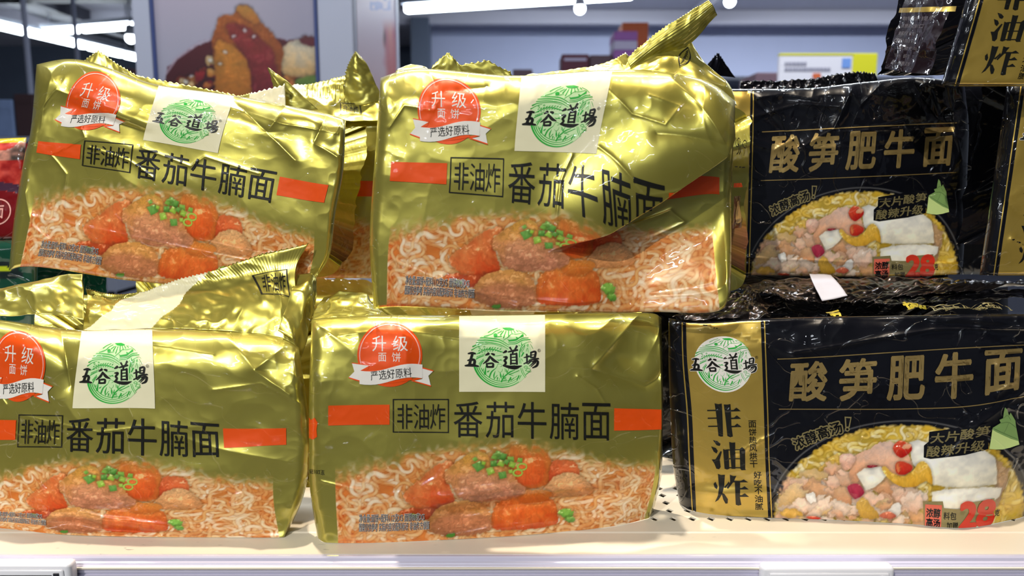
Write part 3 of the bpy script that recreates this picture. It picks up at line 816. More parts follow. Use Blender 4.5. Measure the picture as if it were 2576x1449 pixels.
def paint_sour_bamboo_beef():
    rng = random.Random(9)
    R = Raster(1925, 1060, 2580, 1345, 1.0, (190, 158, 60))
    R.c[:] = mixc((176, 146, 48), (226, 186, 62), 0.5 + 0.6 * fbm(R.X / 40, R.Y / 30, 4))
    q = lambda *p: [(1920 + a / 3.927, 1020 + b / 3.927) for a, b in p]
    C0 = [(244, 226, 158), (236, 208, 120), (250, 238, 190), (232, 196, 90)]
    C1 = [(196, 164, 70), (190, 150, 44), (208, 180, 96), (186, 146, 36)]
    swirls(R, rng, 430, 1915, 1062, 2590, 1345, 10, C0, C1, 1.5, (5, 10))
    R.c[:] = R.c * (1 - .35 * sstep(0, .6, fbm(R.X / 40, R.Y / 22, 8))[..., None] * np.array((.0, .12, .8)))
    R.blob(q((480, 680), (560, 560), (680, 470), (760, 490), (720, 620), (600, 720)), juicy((250, 206, 90), (222, 154, 34), .3, .8, 2080, 1170, 40, 3), 3, .8)
    pinks = [((250, 216, 190), (226, 168, 136)), ((240, 196, 160), (206, 142, 104)), ((252, 234, 216), (234, 190, 160)), ((230, 176, 126), (188, 122, 78)), ((238, 204, 150), (208, 160, 90))]
    for k in range(120):
        cx, cy = rng.uniform(120, 1560), rng.uniform(640, 1200)
        if cy < 800 - cx * .26: continue
        r = rng.uniform(60, 190)
        c = pinks[rng.randrange(5)]
        tl = rng.uniform(-.7, .7)
        pts = []
        for a in np.linspace(0, 6.28, 11)[:-1]:
            ex, ey = r * rng.uniform(.45, 1.25) * math.cos(a), r * .5 * rng.uniform(.5, 1.25) * math.sin(a)
            pts.append((cx + ex * math.cos(tl) - ey * math.sin(tl), cy + ex * math.sin(tl) + ey * math.cos(tl)))
        R.blob(q(*pts), meat(c[0], c[1], 1020 + (cy - r * .6) / 3.927, 1020 + (cy + r * .6) / 3.927, k, .22), 2.5, .9, rim=.16, rag=3.5)
    R.blob(q((2180, 620), (2260, 560), (2360, 640), (2420, 700), (2380, 900), (2330, 980), (2290, 800)), meat((190, 150, 110), (150, 108, 74), 1170, 1270, 92, .5), 3, .9)
    R.blob(q((800, 660), (850, 500), (1000, 430), (1100, 365), (1230, 355), (1300, 420), (1400, 520), (1420, 640), (1250, 690), (1000, 640), (900, 720), (860, 800)), meat((248, 206, 184), (228, 160, 116), 1110, 1200, 71, .25))
    R.blob(q((720, 490), (800, 470), (860, 520), (820, 600), (760, 640), (710, 570)), meat((244, 200, 180), (220, 160, 130), 1140, 1180, 73, .4))
    for pts in (((1395, 360), (1480, 340), (1560, 370), (1900, 430), (2150, 480), (2270, 560), (2300, 690), (2310, 790), (1980, 800), (1650, 770), (1520, 700), (1420, 560)),
                ((1640, 830), (1800, 800), (2200, 800), (2370, 830), (2360, 900), (2200, 960), (1800, 980), (1640, 930)), ((870, 670), (950, 620), (1110, 600), (1180, 680), (1060, 790), (960, 830))):
        cy = np.mean([b for _, b in pts])
        R.blob(q(*pts), meat((255, 252, 240), (244, 234, 204), 1020 + (cy - 160) / 3.927, 1020 + (cy + 240) / 3.927, 81, .04), 2, smooth=False, rag=1)
    for pts in (((1180, 1000), (1290, 930), (1300, 1040), (1180, 1080)), ((360, 880), (440, 860), (470, 940), (400, 960))):
        R.blob(q(*pts), meat((252, 250, 244), (222, 210, 196), 1240, 1300, 85, .2))
    R.blob(q((1120, 620), (1160, 600), (1220, 660), (1330, 690), (1430, 640), (1490, 570), (1560, 565), (1620, 640), (1640, 760), (1560, 740), (1440, 790), (1290, 780), (1180, 710)), juicy((252, 206, 92), (226, 158, 30), .2, .9, 2270, 1190, 50, 5), rag=.6)
    R.blob(q((920, 1080), (870, 960), (930, 890), (1010, 960), (1090, 1080)), juicy((232, 184, 84), (190, 138, 34), .2, .9, 2160, 1270, 30, 6))
    R.blob(q((90, 1080), (160, 1020), (280, 1030), (330, 1080), (200, 1110)), juicy((240, 190, 90), (210, 150, 50), .2, .9, 1970, 1285, 30, 6))
    red = ((236, 82, 46), (186, 22, 16))
    for pts, c in ((((1235, 400), (1300, 345), (1400, 390), (1418, 450), (1320, 520), (1245, 470)), red), (((1258, 580), (1310, 552), (1415, 590), (1415, 640), (1340, 680), (1265, 660)), red),
                   (((780, 800), (880, 765), (945, 850), (850, 910)), ((206, 70, 90), (150, 24, 50))), (((1090, 1060), (1180, 1015), (1260, 1050), (1200, 1085)), ((206, 100, 66), (150, 40, 30))),
                   (((360, 1100), (450, 1090), (520, 1110), (440, 1125)), red), (((980, 590), (1080, 590), (1040, 612), (985, 612)), ((140, 30, 40), (120, 20, 30)))):
        p = q(*pts)
        R.blob(p, juicy(c[0], c[1], .3, .9, p[0][0] + 15, p[0][1] + 8, 18, 8), 1.4, rag=.4)
    for cx, cy, rx, ry in ((1370, 405, 40, 26), (1285, 610, 18, 44)):
        R.blob(q(*[(cx + rx * math.cos(a), cy + ry * math.sin(a)) for a in np.linspace(0, 6.28, 9)[:-1]]), juicy((250, 190, 150), (222, 110, 60), 0, 1, 2260, 1130, 14, 2), 1.4, rim=0)
    return R


PIC_GOLD = paint_tomato_beef()
PIC_BLACK = paint_sour_bamboo_beef()
PIC_GOLD.c = np.clip(PIC_GOLD.c, 0, 1) ** np.array((.80, .84, .95)) * np.array((1.0, 1.0, .97))
PIC_BLACK.c = np.clip(PIC_BLACK.c, 0, 1) ** .88


def gold_colour(u, v):
    """print of the olive pack at (u, v) millimetres: linear colour + metallic share"""
    x, y = 780 + u / .27, 1365 - v / .27
    c = np.zeros((*u.shape, 4))
    c[..., :3] = GOLD
    c[..., 3] = 1
    yb = 1112 + 78 * np.clip(np.abs(x - 1265) / 420, 0, 2) ** 1.7
    a = sstep(-16, 34, y - yb + 11 * vn(x / 11, y / 11, 3) + 9 * vn(x / 40, y / 40, 6)) * (x > 845) * (x < 1668) * (y < 1367)
    c[..., :3] = c[..., :3] * (1 - a[..., None]) + lin(PIC_GOLD.sample(x, y)) * a[..., None]
    c[..., 3] = 1 - a * 0.96
    return c


def black_colour(u, v):
    x, y = 1680 + u / .27, 1305 - v / .27
    c = np.zeros((*u.shape, 4))
    c[..., :3] = BLACKF
    # the heap in the bowl: an oval top outline
    e = ((x - 2260) / 335) ** 2 + ((y - 1330) / 262) ** 2
    a = sstep(1.03, 0.97, e + 0.03 * vn(x / 7, y / 7, 4)) * (x > 1926) * (y < 1345)
    rim = np.exp(-((np.sqrt(e) - 1.045) / .006) ** 2) * (x > 1926) * (y < 1240) * .10
    c[..., :3] = c[..., :3] * (1 - a[..., None]) + lin(PIC_BLACK.sample(x, y)) * a[..., None] + rim[..., None]
    return c

# ------------------------------------------------------------------ a film pack: creased front, wrapped sides, printed pieces
def bil(G, a, b):
    """sample grid G[j, i] at fractional indices"""
    h, w_ = G.shape[:2]
    a = np.clip(a, 0, w_ - 1.0001); b = np.clip(b, 0, h - 1.0001)
    i, j = a.astype(int), b.astype(int)
    p, q = (a - i)[:, None], (b - j)[:, None]
    return (G[j, i] * (1 - p) + G[j, i + 1] * p) * (1 - q) + (G[j + 1, i] * (1 - p) + G[j + 1, i + 1] * p) * q


def normals(P):
    n = np.cross(np.gradient(P, axis=1), np.gradient(P, axis=0))
    return n / (np.linalg.norm(n, axis=2, keepdims=True) + 1e-12)


def seg_dist(u, v, a, b):
    dx, dy = b[0] - a[0], b[1] - a[1]
    t = np.clip(((u - a[0]) * dx + (v - a[1]) * dy) / (dx * dx + dy * dy), 0, 1)
    return np.hypot(u - a[0] - t * dx, v - a[1] - t * dy)


class Pack:
    def __init__(s, name, label, group, W, H, us, rows, Y4, depth, colour, side_colour, mat, seed, res=0.6,
                 back=(0, 1, 0), crinkle=1.0, top_crinkle=1.0, folds=(), creases=(), dents=(), bulge=3.0, rolls=(8, 8, 13, 5),
                 top_rise=0.0, cat='noodle pack', on_shelf=False):
        s.W, s.H, s.seed = W, H, seed
        nu, nv = int(W / res) + 1, int(H / res) + 1
        u1, v1 = np.linspace(0, W, nu), np.linspace(0, H, nv)
        s.nu, s.nv = nu, nv
        vs = np.array([r[0] for r in rows][::-1], float)
        L = np.array([r[1] for r in rows][::-1], float)                  # [v, u, 2]
        A = hermite(us, L.transpose(1, 0, 2), u1)                         # [u, vrow, 2]
        G = hermite(vs, A.transpose(1, 0, 2), v1)                         # [v, u, 2]
        U, Vv = np.meshgrid(u1, v1)
        U0, V0 = U.copy(), Vv.copy()
        h = np.zeros(U.shape)
        o = seed * 7.31
        dt, db, dl, dr = H - Vv, Vv, U, W - U
        ds = np.minimum(dl, dr)
        edge = np.clip(np.exp(-dt / 22) + 0.7 * np.exp(-ds / 16) + 0.25 * np.exp(-db / 14), 0, 1.2)
        bil1 = 0.5 - np.abs(fbm(U / 46 + o, Vv / 40 - o, seed, 2))
        bil2 = 0.5 - np.abs(fbm(U / 19 - o, Vv / 17 + o, seed + 3, 2))
        bil3 = 0.5 - np.abs(vn(U / 8 + o, Vv / 9 + o, seed + 6))
        h += crinkle * ((0.7 + 2.6 * edge) * bil1 + (0.12 + 1.0 * edge) * bil2 + 0.2 * edge ** 2 * bil3)
        for cx, sx in ((0, 1), (W, -1)):                                   # pleats that fan out of the upper corners
            r = np.hypot(U - cx, Vv - H) + 1e-6
            th = np.arctan2(H - Vv, np.abs(U - cx))
            h += crinkle * 1.9 * (0.5 - np.abs(np.sin(th * 3.4 + seed + 1.2 * vn(r / 25, th * 2, seed)))) * np.exp(-r / 34) * sstep(0, 12, r)
        h += 2.2 * crinkle * vn(U / 62 + o, Vv / 48 - o, seed + 21) + 0.5 * crinkle * vn(U / 27 - o, Vv / 22 + o, seed + 23)
        h += bulge * (1 - ((U - W / 2) / (W / 2)) ** 2) * (1 - ((Vv - H / 2) / (H / 2)) ** 2)
        for (cu, cv, ru, rv, am) in dents:
            h += am * np.exp(-((U - cu) / ru) ** 2 - ((Vv - cv) / rv) ** 2)
        for pts, wd, am in creases:
            d = np.min([seg_dist(U, Vv, a, b) for a, b in zip(pts[:-1], pts[1:])], axis=0)
            h += am * np.exp(-d / wd)
        for f in folds:
            (ax, ay), (bx, by) = f['a'], f['b']
            ln = math.hypot(bx - ax, by - ay)
            tx, ty = (bx - ax) / ln, (by - ay) / ln
            nx, ny = (ty, -tx) if not f.get('flip') else (-ty, tx)
            t = ((U - ax) * tx + (Vv - ay) * ty) / ln
            sd = (U - ax) * nx + (Vv - ay) * ny + f.get('bow', 0) * np.clip(t * (1 - t), 0, 1) + f.get('rough', 1.5) * vn(t * 5, 0 * t, seed + 2)
            prof = sstep(f['t0'], f['t1'], t) * (1 - sstep(f['t2'], f['t3'], t))
            w1 = f['w1'] + (f.get('w1b', f['w1']) - f['w1']) * np.clip(t, 0, 1)
            step_ = sstep(0, 1, sd / w1) * (1 - sstep(f['w1'] + f.get('hold', 0) * (f['w2'] - f['w1']), f['w2'], sd))
            lip = np.exp(-((sd + f['lw']) / f['lw']) ** 2)
            h += prof * (-f['depth'] * step_ + f.get('lip', 2.0) * lip)
            if f.get('shift'):                                            # film of the upper side slides over the lower side
                k = prof * f['shift'] * sstep(-f['sw'], 0, sd) * (1 - sstep(0, f['w1'], sd))
                gx = np.gradient(G, axis=1) / (W / (nu - 1)); gy = np.gradient(G, axis=0) / (H / (nv - 1))
                G = G + (k * nx)[..., None] * gx + (k * ny)[..., None] * gy
        roll = np.zeros(U.shape)
        for d, r in ((dl, rolls[0]), (dr, rolls[1]), (dt, rolls[2]), (db, 0 if on_shelf else rolls[3])):
            if r > 0:
                roll += r * (1 - np.sqrt(np.clip(1 - np.clip(1 - d / r, 0, 1) ** 2, 0, 1)))
        a, b = U0 / W, V0 / H
        Yb = Y4[0] * (1 - a) + Y4[1] * a
        if on_shelf:                                                       # the bottom edge lies on the shelf board
            dx, dy, dz = ray(G[0, :, 0], G[0, :, 1])
            Yb = ((0.0004 - CAMZ) * dy / dz)[None, :] + 0 * a
            h *= sstep(0, 7, db)
        Y = Yb * (1 - b) + (Y4[2] * (1 - a) + Y4[3] * a) * b + (roll - h) * 0.001
        P = at(G[..., 0], G[..., 1], Y)
        if on_shelf:
            P[..., 2] = np.maximum(P[..., 2], 0.0003)
        s.P, s.N = P, normals(P)
        # ---- wrapped sides: rings going back from the border of the front
        idx = np.arange(nu * nv).reshape(nv, nu)
        loop = np.concatenate([idx[0, :-1], idx[:-1, -1], idx[-1, :0:-1], idx[:0:-1, 0]])
        side = np.concatenate([np.full(nu - 1, 0), np.full(nv - 1, 1), np.full(nu - 1, 2), np.full(nv - 1, 3)])
        B = P.reshape(-1, 3)[loop]
        out = np.array([(0, 0, -1), (1, 0, 0), (0, 0, 1), (-1, 0, 0)], float)[side]
        n_l = len(loop)
        kw = max(3, int(16 / res)) | 1
        ker = np.hanning(kw + 2)[1:-1]; ker /= ker.sum()
        out = np.stack([np.convolve(np.concatenate([out[-kw:, k], out[:, k], out[:kw, k]]), ker, 'same')[kw:-kw] for k in range(3)], 1)
        out /= np.linalg.norm(out, axis=1)[:, None]
        M = max(10, int(depth * 1000 / (2.2 if res < 1 else 4)))
        bk = np.array(back, float)
        al = np.cumsum(np.concatenate([[0], np.linalg.norm(np.diff(B, axis=0), axis=1)])) * 1000
        rings = [B]
        for j in range(1, M + 1):
            q = j / M
            sm = q * depth * 1000
            am = np.where(side == 2, top_crinkle, crinkle) * np.clip(q * 7, 0, 1)
            nz = am * (4.5 * (0.5 - np.abs(fbm(al / 38 + o, np.full(n_l, sm / 26), seed + 11, 2))) + 1.9 * (0.5 - np.abs(fbm(al / 13, np.full(n_l, sm / 11), seed + 15, 2))) - 1.2)
            off = (np.where(side == 0, 0.4, 1.0) * (nz + 3.0 * math.sin(math.pi * q)) + np.where(side == 2, top_rise * sstep(0, 1, q), 0)) * 0.001
            off = np.where(side == 0, 0.0 if on_shelf else np.clip(off, -.001, .0005), off)
            rg = B + bk * depth * q + out * off[:, None]
            if on_shelf:
                rg[:, 2] = np.maximum(rg[:, 2], 0.0003)
            rings.append(rg)
        R = np.array(rings)
        s.R = R
        s.seg = {0: slice(0, nu - 1), 1: slice(nu - 1, nu + nv - 2), 2: slice(nu + nv - 2, 2 * nu + nv - 3), 3: slice(2 * nu + nv - 3, n_l)}
        s.depth = depth * 1000
        verts = np.concatenate([P.reshape(-1, 3), R[1:].reshape(-1, 3)])
        q0 = np.stack([idx[:-1, :-1], idx[:-1, 1:], idx[1:, 1:], idx[1:, :-1]], -1).reshape(-1, 4)
        ring_i = np.concatenate([loop[None], nu * nv + np.arange(M * n_l).reshape(M, n_l)])
        nx_ = np.roll(ring_i, -1, 1)
        q1 = np.stack([ring_i[:-1], ring_i[1:], nx_[1:], nx_[:-1]], -1).reshape(-1, 4)
        c_i = len(verts)
        verts = np.concatenate([verts, R[-1].mean(0, keepdims=True)])
        t1 = np.stack([ring_i[-1], np.full(n_l, c_i), nx_[-1]], -1)
        # ---- print
        Lu, Lv = U0.ravel()[loop], V0.ravel()[loop]
        cols, uvs = [colour(U0, V0).reshape(-1, 4)], [np.stack([U0.ravel(), V0.ravel()], 1)]
        for j in range(1, M + 1):
            sm = j / M * depth * 1000
            cols.append(side_colour(side, Lu, Lv, sm, W, H))
            uvs.append(np.stack([Lu + np.where(side == 1, sm, 0) - np.where(side == 3, sm, 0), Lv + np.where(side == 2, sm, 0) - np.where(side == 0, sm, 0)], 1))
        cols.append(cols[-1][:1]); uvs.append(np.zeros((1, 2)))
        s.off = np.array([seed * 3.7, seed * 1.9])
        uv = np.concatenate(uvs) * 0.01 + s.off
        base = V(*(L[0].mean(0)), float(np.mean(Y4[:2])))
        base.z = float(P[0, :, 2].min())
        s.root = empty(name, base, label, cat, group)
        s.body = link('pouch', mesh_arrays('pouch', verts, q0, t1, uv, np.concatenate(cols)), mat, s.root)

    def lay(s, name, mat, v2, tris, lift, parent=None):
        """a printed piece laid on the front"""
        a, b = v2[:, 0] / s.W * (s.nu - 1), v2[:, 1] / s.H * (s.nv - 1)
        keep = ((v2[:, 0] >= 0) & (v2[:, 0] <= s.W) & (v2[:, 1] >= 0) & (v2[:, 1] <= s.H))[tris].all(1)
        if not keep.any(): return None
        p = bil(s.P, a, b) + bil(s.N, a, b) * lift * 0.001
        return s._piece(name, mat, p, v2, tris[keep], parent, bil(s.N, a, b))

    def _piece(s, name, mat, p, v2, tris, parent, nrm):
        used = np.unique(tris)
        fn = np.cross(p[tris[:, 1]] - p[tris[:, 0]], p[tris[:, 2]] - p[tris[:, 0]])
        flip = (fn * nrm[tris[:, 0]]).sum(1) < 0
        tris = np.where(flip[:, None], tris[:, ::-1], tris)
        re = np.full(len(p), -1); re[used] = np.arange(len(used))
        me = mesh_arrays(name, p[used], None, re[tris], v2[used] * 0.01 + s.off)
        me.polygons.foreach_set('use_smooth', [True] * len(me.polygons))
        me.normals_split_custom_set_from_vertices(nrm[used].tolist())      # ink shades like the film it is printed on
        return link(name, me, mat, parent or s.root)

    def grid(s, side):
        g = s.R[:, s.seg[side]]
        return g[:, ::-1] if side in (2, 3) else g

    def lay_side(s, name, mat, side, flat, lift=0.3, parent=None, step=3.0):
        """flat print in (along, back) millimetres on one wrapped side; along = u or v"""
        v2, tris = cut(flat, lambda x, y: (x, y), step)
        g = s.grid(side)
        n = normals(g)
        ctr = s.P.mean((0, 1)) + np.array([0, s.depth * .0005, 0])
        if ((g.mean((0, 1)) - ctr) * n.mean((0, 1))).sum() < 0:
            n = -n
            tris = tris if side != 2 else tris[:, ::-1]
        span = s.W if side in (0, 2) else s.H
        a, b = v2[:, 0] / span * (g.shape[1] - 1), v2[:, 1] / s.depth * (g.shape[0] - 1)
        p = bil(g, a, b) + bil(n, a, b) * lift * 0.001
        return s._piece(name, mat, p, v2, tris, parent, bil(n, a, b))

    def print_design(s, pieces, skip=()):
        made = {}
        for name, mat, v2, tris, lift, par in pieces:
            if name in skip: continue
            o = s.lay(name, mat, v2, tris, lift, made.get(par))
            if o is not None:
                made[name] = o
        return made


def sheet(name, parent, mat, ctrl, nr, nc, colour, noise=0.0, nscale=12.0, ribs=None, teeth=None, seed=1, linear=False, thick=0.0005):
    """a loose piece of film through control points (photo x, y, depth): rows run from the root to the tip"""
    C = np.array(ctrl, float)
    r1, c1 = np.linspace(0, C.shape[0] - 1, nr), np.linspace(0, C.shape[1] - 1, nc)
    if linear or C.shape[0] < 3:
        i = np.clip(r1.astype(int), 0, C.shape[0] - 2); t = (r1 - i)[:, None, None]
        A = C[i] * (1 - t) + C[i + 1] * t
    else:
        A = hermite(np.arange(C.shape[0]), C, r1)
    if linear or C.shape[1] < 3:
        i = np.clip(c1.astype(int), 0, C.shape[1] - 2); t = (c1 - i)[None, :, None]
        G = A[:, i] * (1 - t) + A[:, i + 1] * t
    else:
        G = hermite(np.arange(C.shape[1]), A.transpose(1, 0, 2), c1).transpose(1, 0, 2)
    P = at(G[..., 0], G[..., 1], G[..., 2])
    N = normals(P)
    S_, T_ = np.meshgrid(np.linspace(0, 1, nc), np.linspace(0, 1, nr))
    al = np.cumsum(np.concatenate([[0], np.linalg.norm(np.diff(P.mean(0), axis=0), axis=1)])) * 1000
    ht = np.cumsum(np.concatenate([[0], np.linalg.norm(np.diff(P.mean(1), axis=0), axis=1)])) * 1000
    UU, VV = np.meshgrid(al, ht)
    d = noise * (0.5 - np.abs(fbm(UU / nscale + seed, VV / nscale, seed, 3)))
    if ribs:
        ax, cnt, am, lo, hi = ribs
        w_ = sstep(lo - .03, lo + .03, T_) * (1 - sstep(hi - .02, hi + .02, T_))
        d = d + am * np.sin((T_ if ax == 'r' else S_) * cnt * 6.283) * w_
    P = P + N * (d * 0.001)[..., None]
    if teeth:
        cnt, am = teeth
        e = P[-1] - P[-2]
        e /= np.linalg.norm(e, axis=1)[:, None] + 1e-9
        z = np.abs(((S_[0] * cnt) % 1) - 0.5) * 2 - 0.5
        P[-1] += e * (z * am * 0.001 + 0.0005 * vn(S_[0] * 9, 0 * S_[0], seed))[:, None]
    idx = np.arange(nr * nc).reshape(nr, nc)
    q = np.stack([idx[:-1, :-1], idx[:-1, 1:], idx[1:, 1:], idx[1:, :-1]], -1).reshape(-1, 4)
    col = np.zeros((nr, nc, 4)); col[..., :] = (*colour, 1.0) if not callable(colour) else 0
    if callable(colour):
        col[...] = colour(S_, T_)
    me = mesh_arrays(name, P.reshape(-1, 3), q, None, np.stack([UU.ravel(), VV.ravel()], 1) * .01 + seed * 2.3, col.reshape(-1, 4))
    o = link(name, me, mat, parent)
    sol = o.modifiers.new('film_thickness', 'SOLIDIFY'); sol.thickness = thick; sol.offset = 0
    o['_grid'] = 0
    del o['_grid']
    SHEETS[o.name] = (P, normals(P))
    return o


SHEETS = {}


def lay_on_sheet(o, name, mat, flat, lift=0.5, flip=False):
    """flat print in (0..1 along, 0..1 root to tip) on a sheet"""
    P, N = SHEETS[o.name]
    N = -N if flip else N
    v2, tris = cut(flat, lambda x, y: (x * 100, y * 100), 4)
    a, b = v2[:, 0] / 100 * (P.shape[1] - 1), v2[:, 1] / 100 * (P.shape[0] - 1)
    p = bil(P, a, b) + bil(N, a, b) * lift * .001
    return link(name, mesh_arrays(name, p, None, tris, v2 * .01), mat, o)


def strip_colour(lo, hi, base=None, skew=0.0):
    base = GOLD if base is None else base
    def f(S_, T_):
        c = np.zeros((*S_.shape, 4)); c[..., :3] = base; c[..., 3] = 1
        m = (S_ - skew * T_ > lo) & (S_ - skew * T_ < hi)
        c[m, :3] = CREAM; c[m, 3] = 0
        return c
    return f


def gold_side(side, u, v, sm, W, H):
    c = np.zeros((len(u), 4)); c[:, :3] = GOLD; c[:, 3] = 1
    m = (side == 2) & (u > 101) & (u < 159.3)
    c[m, :3] = CREAM; c[m, 3] = 0
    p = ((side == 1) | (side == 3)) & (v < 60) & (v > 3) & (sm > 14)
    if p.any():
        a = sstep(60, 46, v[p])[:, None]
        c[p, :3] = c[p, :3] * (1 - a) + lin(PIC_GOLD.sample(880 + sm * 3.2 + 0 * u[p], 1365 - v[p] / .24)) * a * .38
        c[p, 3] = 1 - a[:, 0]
    b = (side == 2) & ((u <= 101) | (u >= 159.3)) & False
    return c


def black_side(side, u, v, sm, W, H):
    c = np.zeros((len(u), 4)); c[:, :3] = BLACKF
    return c

# ------------------------------------------------------------------ the setting
M_SHELF = plain('cream_painted_steel', rgb(231, 222, 204), 0.42, 0.0)
def scuffed(m):
    n, l, b = m.node_tree.nodes, m.node_tree.links, m.node_tree.nodes['Principled BSDF']
    tc = n.new('ShaderNodeTexCoord'); mp = n.new('ShaderNodeMapping'); mp.inputs['Scale'].default_value = (1, 3.2, 1)
    l.new(tc.outputs['Object'], mp.inputs[0])
    n1 = n.new('ShaderNodeTexNoise'); n1.inputs['Scale'].default_value = 85; n1.inputs['Detail'].default_value = 3
    n2 = n.new('ShaderNodeTexNoise'); n2.inputs['Scale'].default_value = 9
    l.new(mp.outputs[0], n1.inputs[0]); l.new(mp.outputs[0], n2.inputs[0])
    r1 = n.new('ShaderNodeMapRange'); r1.inputs['From Min'].default_value = .66; r1.inputs['From Max'].default_value = .72; l.new(n1.outputs[0], r1.inputs[0])
    r2 = n.new('ShaderNodeMapRange'); r2.inputs['From Min'].default_value = .55; r2.inputs['From Max'].default_value = .68; l.new(n2.outputs[0], r2.inputs[0])
    mu = n.new('ShaderNodeMath'); mu.operation = 'MULTIPLY'; l.new(r1.outputs[0], mu.inputs[0]); l.new(r2.outputs[0], mu.inputs[1])
    mx = n.new('ShaderNodeMix'); mx.data_type = 'RGBA'
    mx.inputs['A'].default_value = b.inputs['Base Color'].default_value
    mx.inputs['B'].default_value = (*rgb(120, 118, 118), 1)
    l.new(mu.outputs[0], mx.inputs['Factor']); l.new(mx.outputs['Result'], b.inputs['Base Color'])
scuffed(M_SHELF)
M_WALL = plain('lavender_white_paint', rgb(186, 194, 224), 0.8, noise=.04, scale=3)
M_DARKWALL = plain('dark_blue_grey_paint', rgb(84, 94, 112), 0.8, noise=.08, scale=3)
M_CEIL = plain('grey_ceiling_paint', rgb(176, 176, 190), 0.8, noise=.06, scale=2)
M_DUCT = plain('dark_ceiling_steel', rgb(74, 76, 88), 0.6, noise=.1, scale=4)
M_FLOOR = plain('pale_floor_tile', rgb(96, 93, 90), 0.35, noise=.05, scale=2)


def at_z(px, py, z):
    dx, dy, dz = ray(px, py)
    t = (z - CAMZ) / float(dz)
    return Vector((float(dx) * t, float(dy) * t, z))


def struct(name, bm, mat, parent=None, smooth=False):
    o = bm_obj(name, bm, mat, parent, smooth)
    if parent is None: o['kind'] = 'structure'
    return o


FLOORZ, CEILZ = -1.2, 2.3
struct('floor', box_bm((-9, -7, FLOORZ - .1), (11, 14, FLOORZ)), M_FLOOR)
struct('ceiling', box_bm((-9, -7, CEILZ), (11, 14, CEILZ + .1)), M_CEIL)
struct('wall_back', box_bm((-1.2, 10.6, FLOORZ), (10.9, 10.8, CEILZ)), M_WALL)
struct('wall_left', box_bm((-9, 12.2, FLOORZ), (-1.2, 12.4, CEILZ)), M_DARKWALL)
for k, (x0, x1, y0, y1) in enumerate(((-9, -1.2, 8.4, 8.6), (-9, 11, 9.7, 9.85), (-2.9, -2.5, 7, 12), (-5.6, -5.2, 7, 12), (2.2, 2.32, 6, 10.5))):
    o = bm_obj('ceiling_beam', box_bm((x0, y0, CEILZ - .16), (x1, y1, CEILZ)), M_CEIL if k in (1, 4) else M_DUCT)
    o['kind'] = 'structure'
o = struct('column', box_bm((-1.24, 9.6, FLOORZ), (-1.02, 9.9, CEILZ - .1)), M_DARKWALL)

# ---- the metal shelf the packs stand on
EDGE = 0.459
HX0, HX1, PIT = 0.055, 0.055 + .0134 * 24, 0.0134
HY0, HY1 = 0.5035, 0.5035 + .0134 * 5
bm = bmesh.new()
def quad(*p):
    bm.faces.new([bm.verts.new(q) for q in p])
XL, XR, YB = -0.75, 0.75, 1.02
quad((XL, EDGE, 0), (XR, EDGE, 0), (XR, .488, 0), (XL, .488, 0))
for a, b, c, d in ((.488, 0, .4892, .0006), (.4892, .0006, .4908, .0006), (.4908, .0006, .492, 0)):
    quad((XL, a, b), (XR, a, b), (XR, c, d), (XL, c, d))
quad((XL, .492, 0), (XR, .492, 0), (XR, HY0, 0), (XL, HY0, 0))
quad((XL, HY0, 0), (HX0, HY0, 0), (HX0, HY1, 0), (XL, HY1, 0))
quad((HX1, HY0, 0), (XR, HY0, 0), (XR, HY1, 0), (HX1, HY1, 0))
quad((XL, HY1, 0), (XR, HY1, 0), (XR, YB, 0), (XL, YB, 0))
for i in range(24):
    for j in range(5):
        x0, y0 = HX0 + i * PIT, HY0 + j * PIT
        cx, cy = x0 + PIT / 2, y0 + PIT / 2
        D = [(cx - .0031, cy), (cx, cy - .0036), (cx + .0031, cy), (cx, cy + .0036)]
        Q = [(x0, y0), (x0 + PIT, y0), (x0 + PIT, y0 + PIT), (x0, y0 + PIT)]
        for k in range(4):
            quad((*Q[k], 0), (*Q[(k + 1) % 4], 0), (*D[(k + 1) % 4], 0))
            quad((*Q[k], 0), (*D[(k + 1) % 4], 0), (*D[k], 0))
            quad((*D[k], 0), (*D[(k + 1) % 4], 0), (*D[(k + 1) % 4], -.0012), (*D[k], -.0012))
quad((XL, EDGE, 0), (XL, EDGE, -.03), (XR, EDGE, -.03), (XR, EDGE, 0))
quad((XL, EDGE, -.03), (XL, YB, -.03), (XR, YB, -.03), (XR, EDGE, -.03))
quad((XL, EDGE, 0), (XL, YB, 0), (XL, YB, -.03), (XL, EDGE, -.03))
quad((XR, EDGE, 0), (XR, EDGE, -.03), (XR, YB, -.03), (XR, YB, 0))
quad((XL, YB, 0), (XR, YB, 0), (XR, YB, -.03), (XL, YB, -.03))
bmesh.ops.remove_doubles(bm, verts=list(bm.verts), dist=1e-6)
shelf = empty('display_shelf', (0, EDGE, 0), 'cream metal store shelf with diamond perforations under the noodle packs', 'shelf')
bm_obj('shelf_board', bm, M_SHELF, shelf)
for sx in (-.74, .70):
    bm_obj('upright', box_bm((sx, .98, FLOORZ), (sx + .04, 1.02, -.03), .002, 1), M_SHELF, shelf)
    bm_obj('foot', box_bm((sx, .50, FLOORZ), (sx + .04, .98, FLOORZ + .12), .004, 1), M_SHELF, shelf)
M_RAIL = plain('clear_lavender_plastic', rgb(206, 203, 224), 0.22, Coat_Weight=.6, Coat_Roughness=.08)
prof = [(.459, -.0003), (.4568, -.0003), (.4560, -.0012), (.4556, -.0030), (.4540, -.0036), (.4536, -.0044), (.4526, -.0046), (.4522, -.0052), (.4522, -.0062), (.4532, -.0066), (.4532, -.0072), (.4520, -.0076),
        (.4520, -.0092), (.4530, -.0096), (.4530, -.0101), (.4518, -.0105), (.4518, -.034), (.4585, -.034)]
bm = bmesh.new()
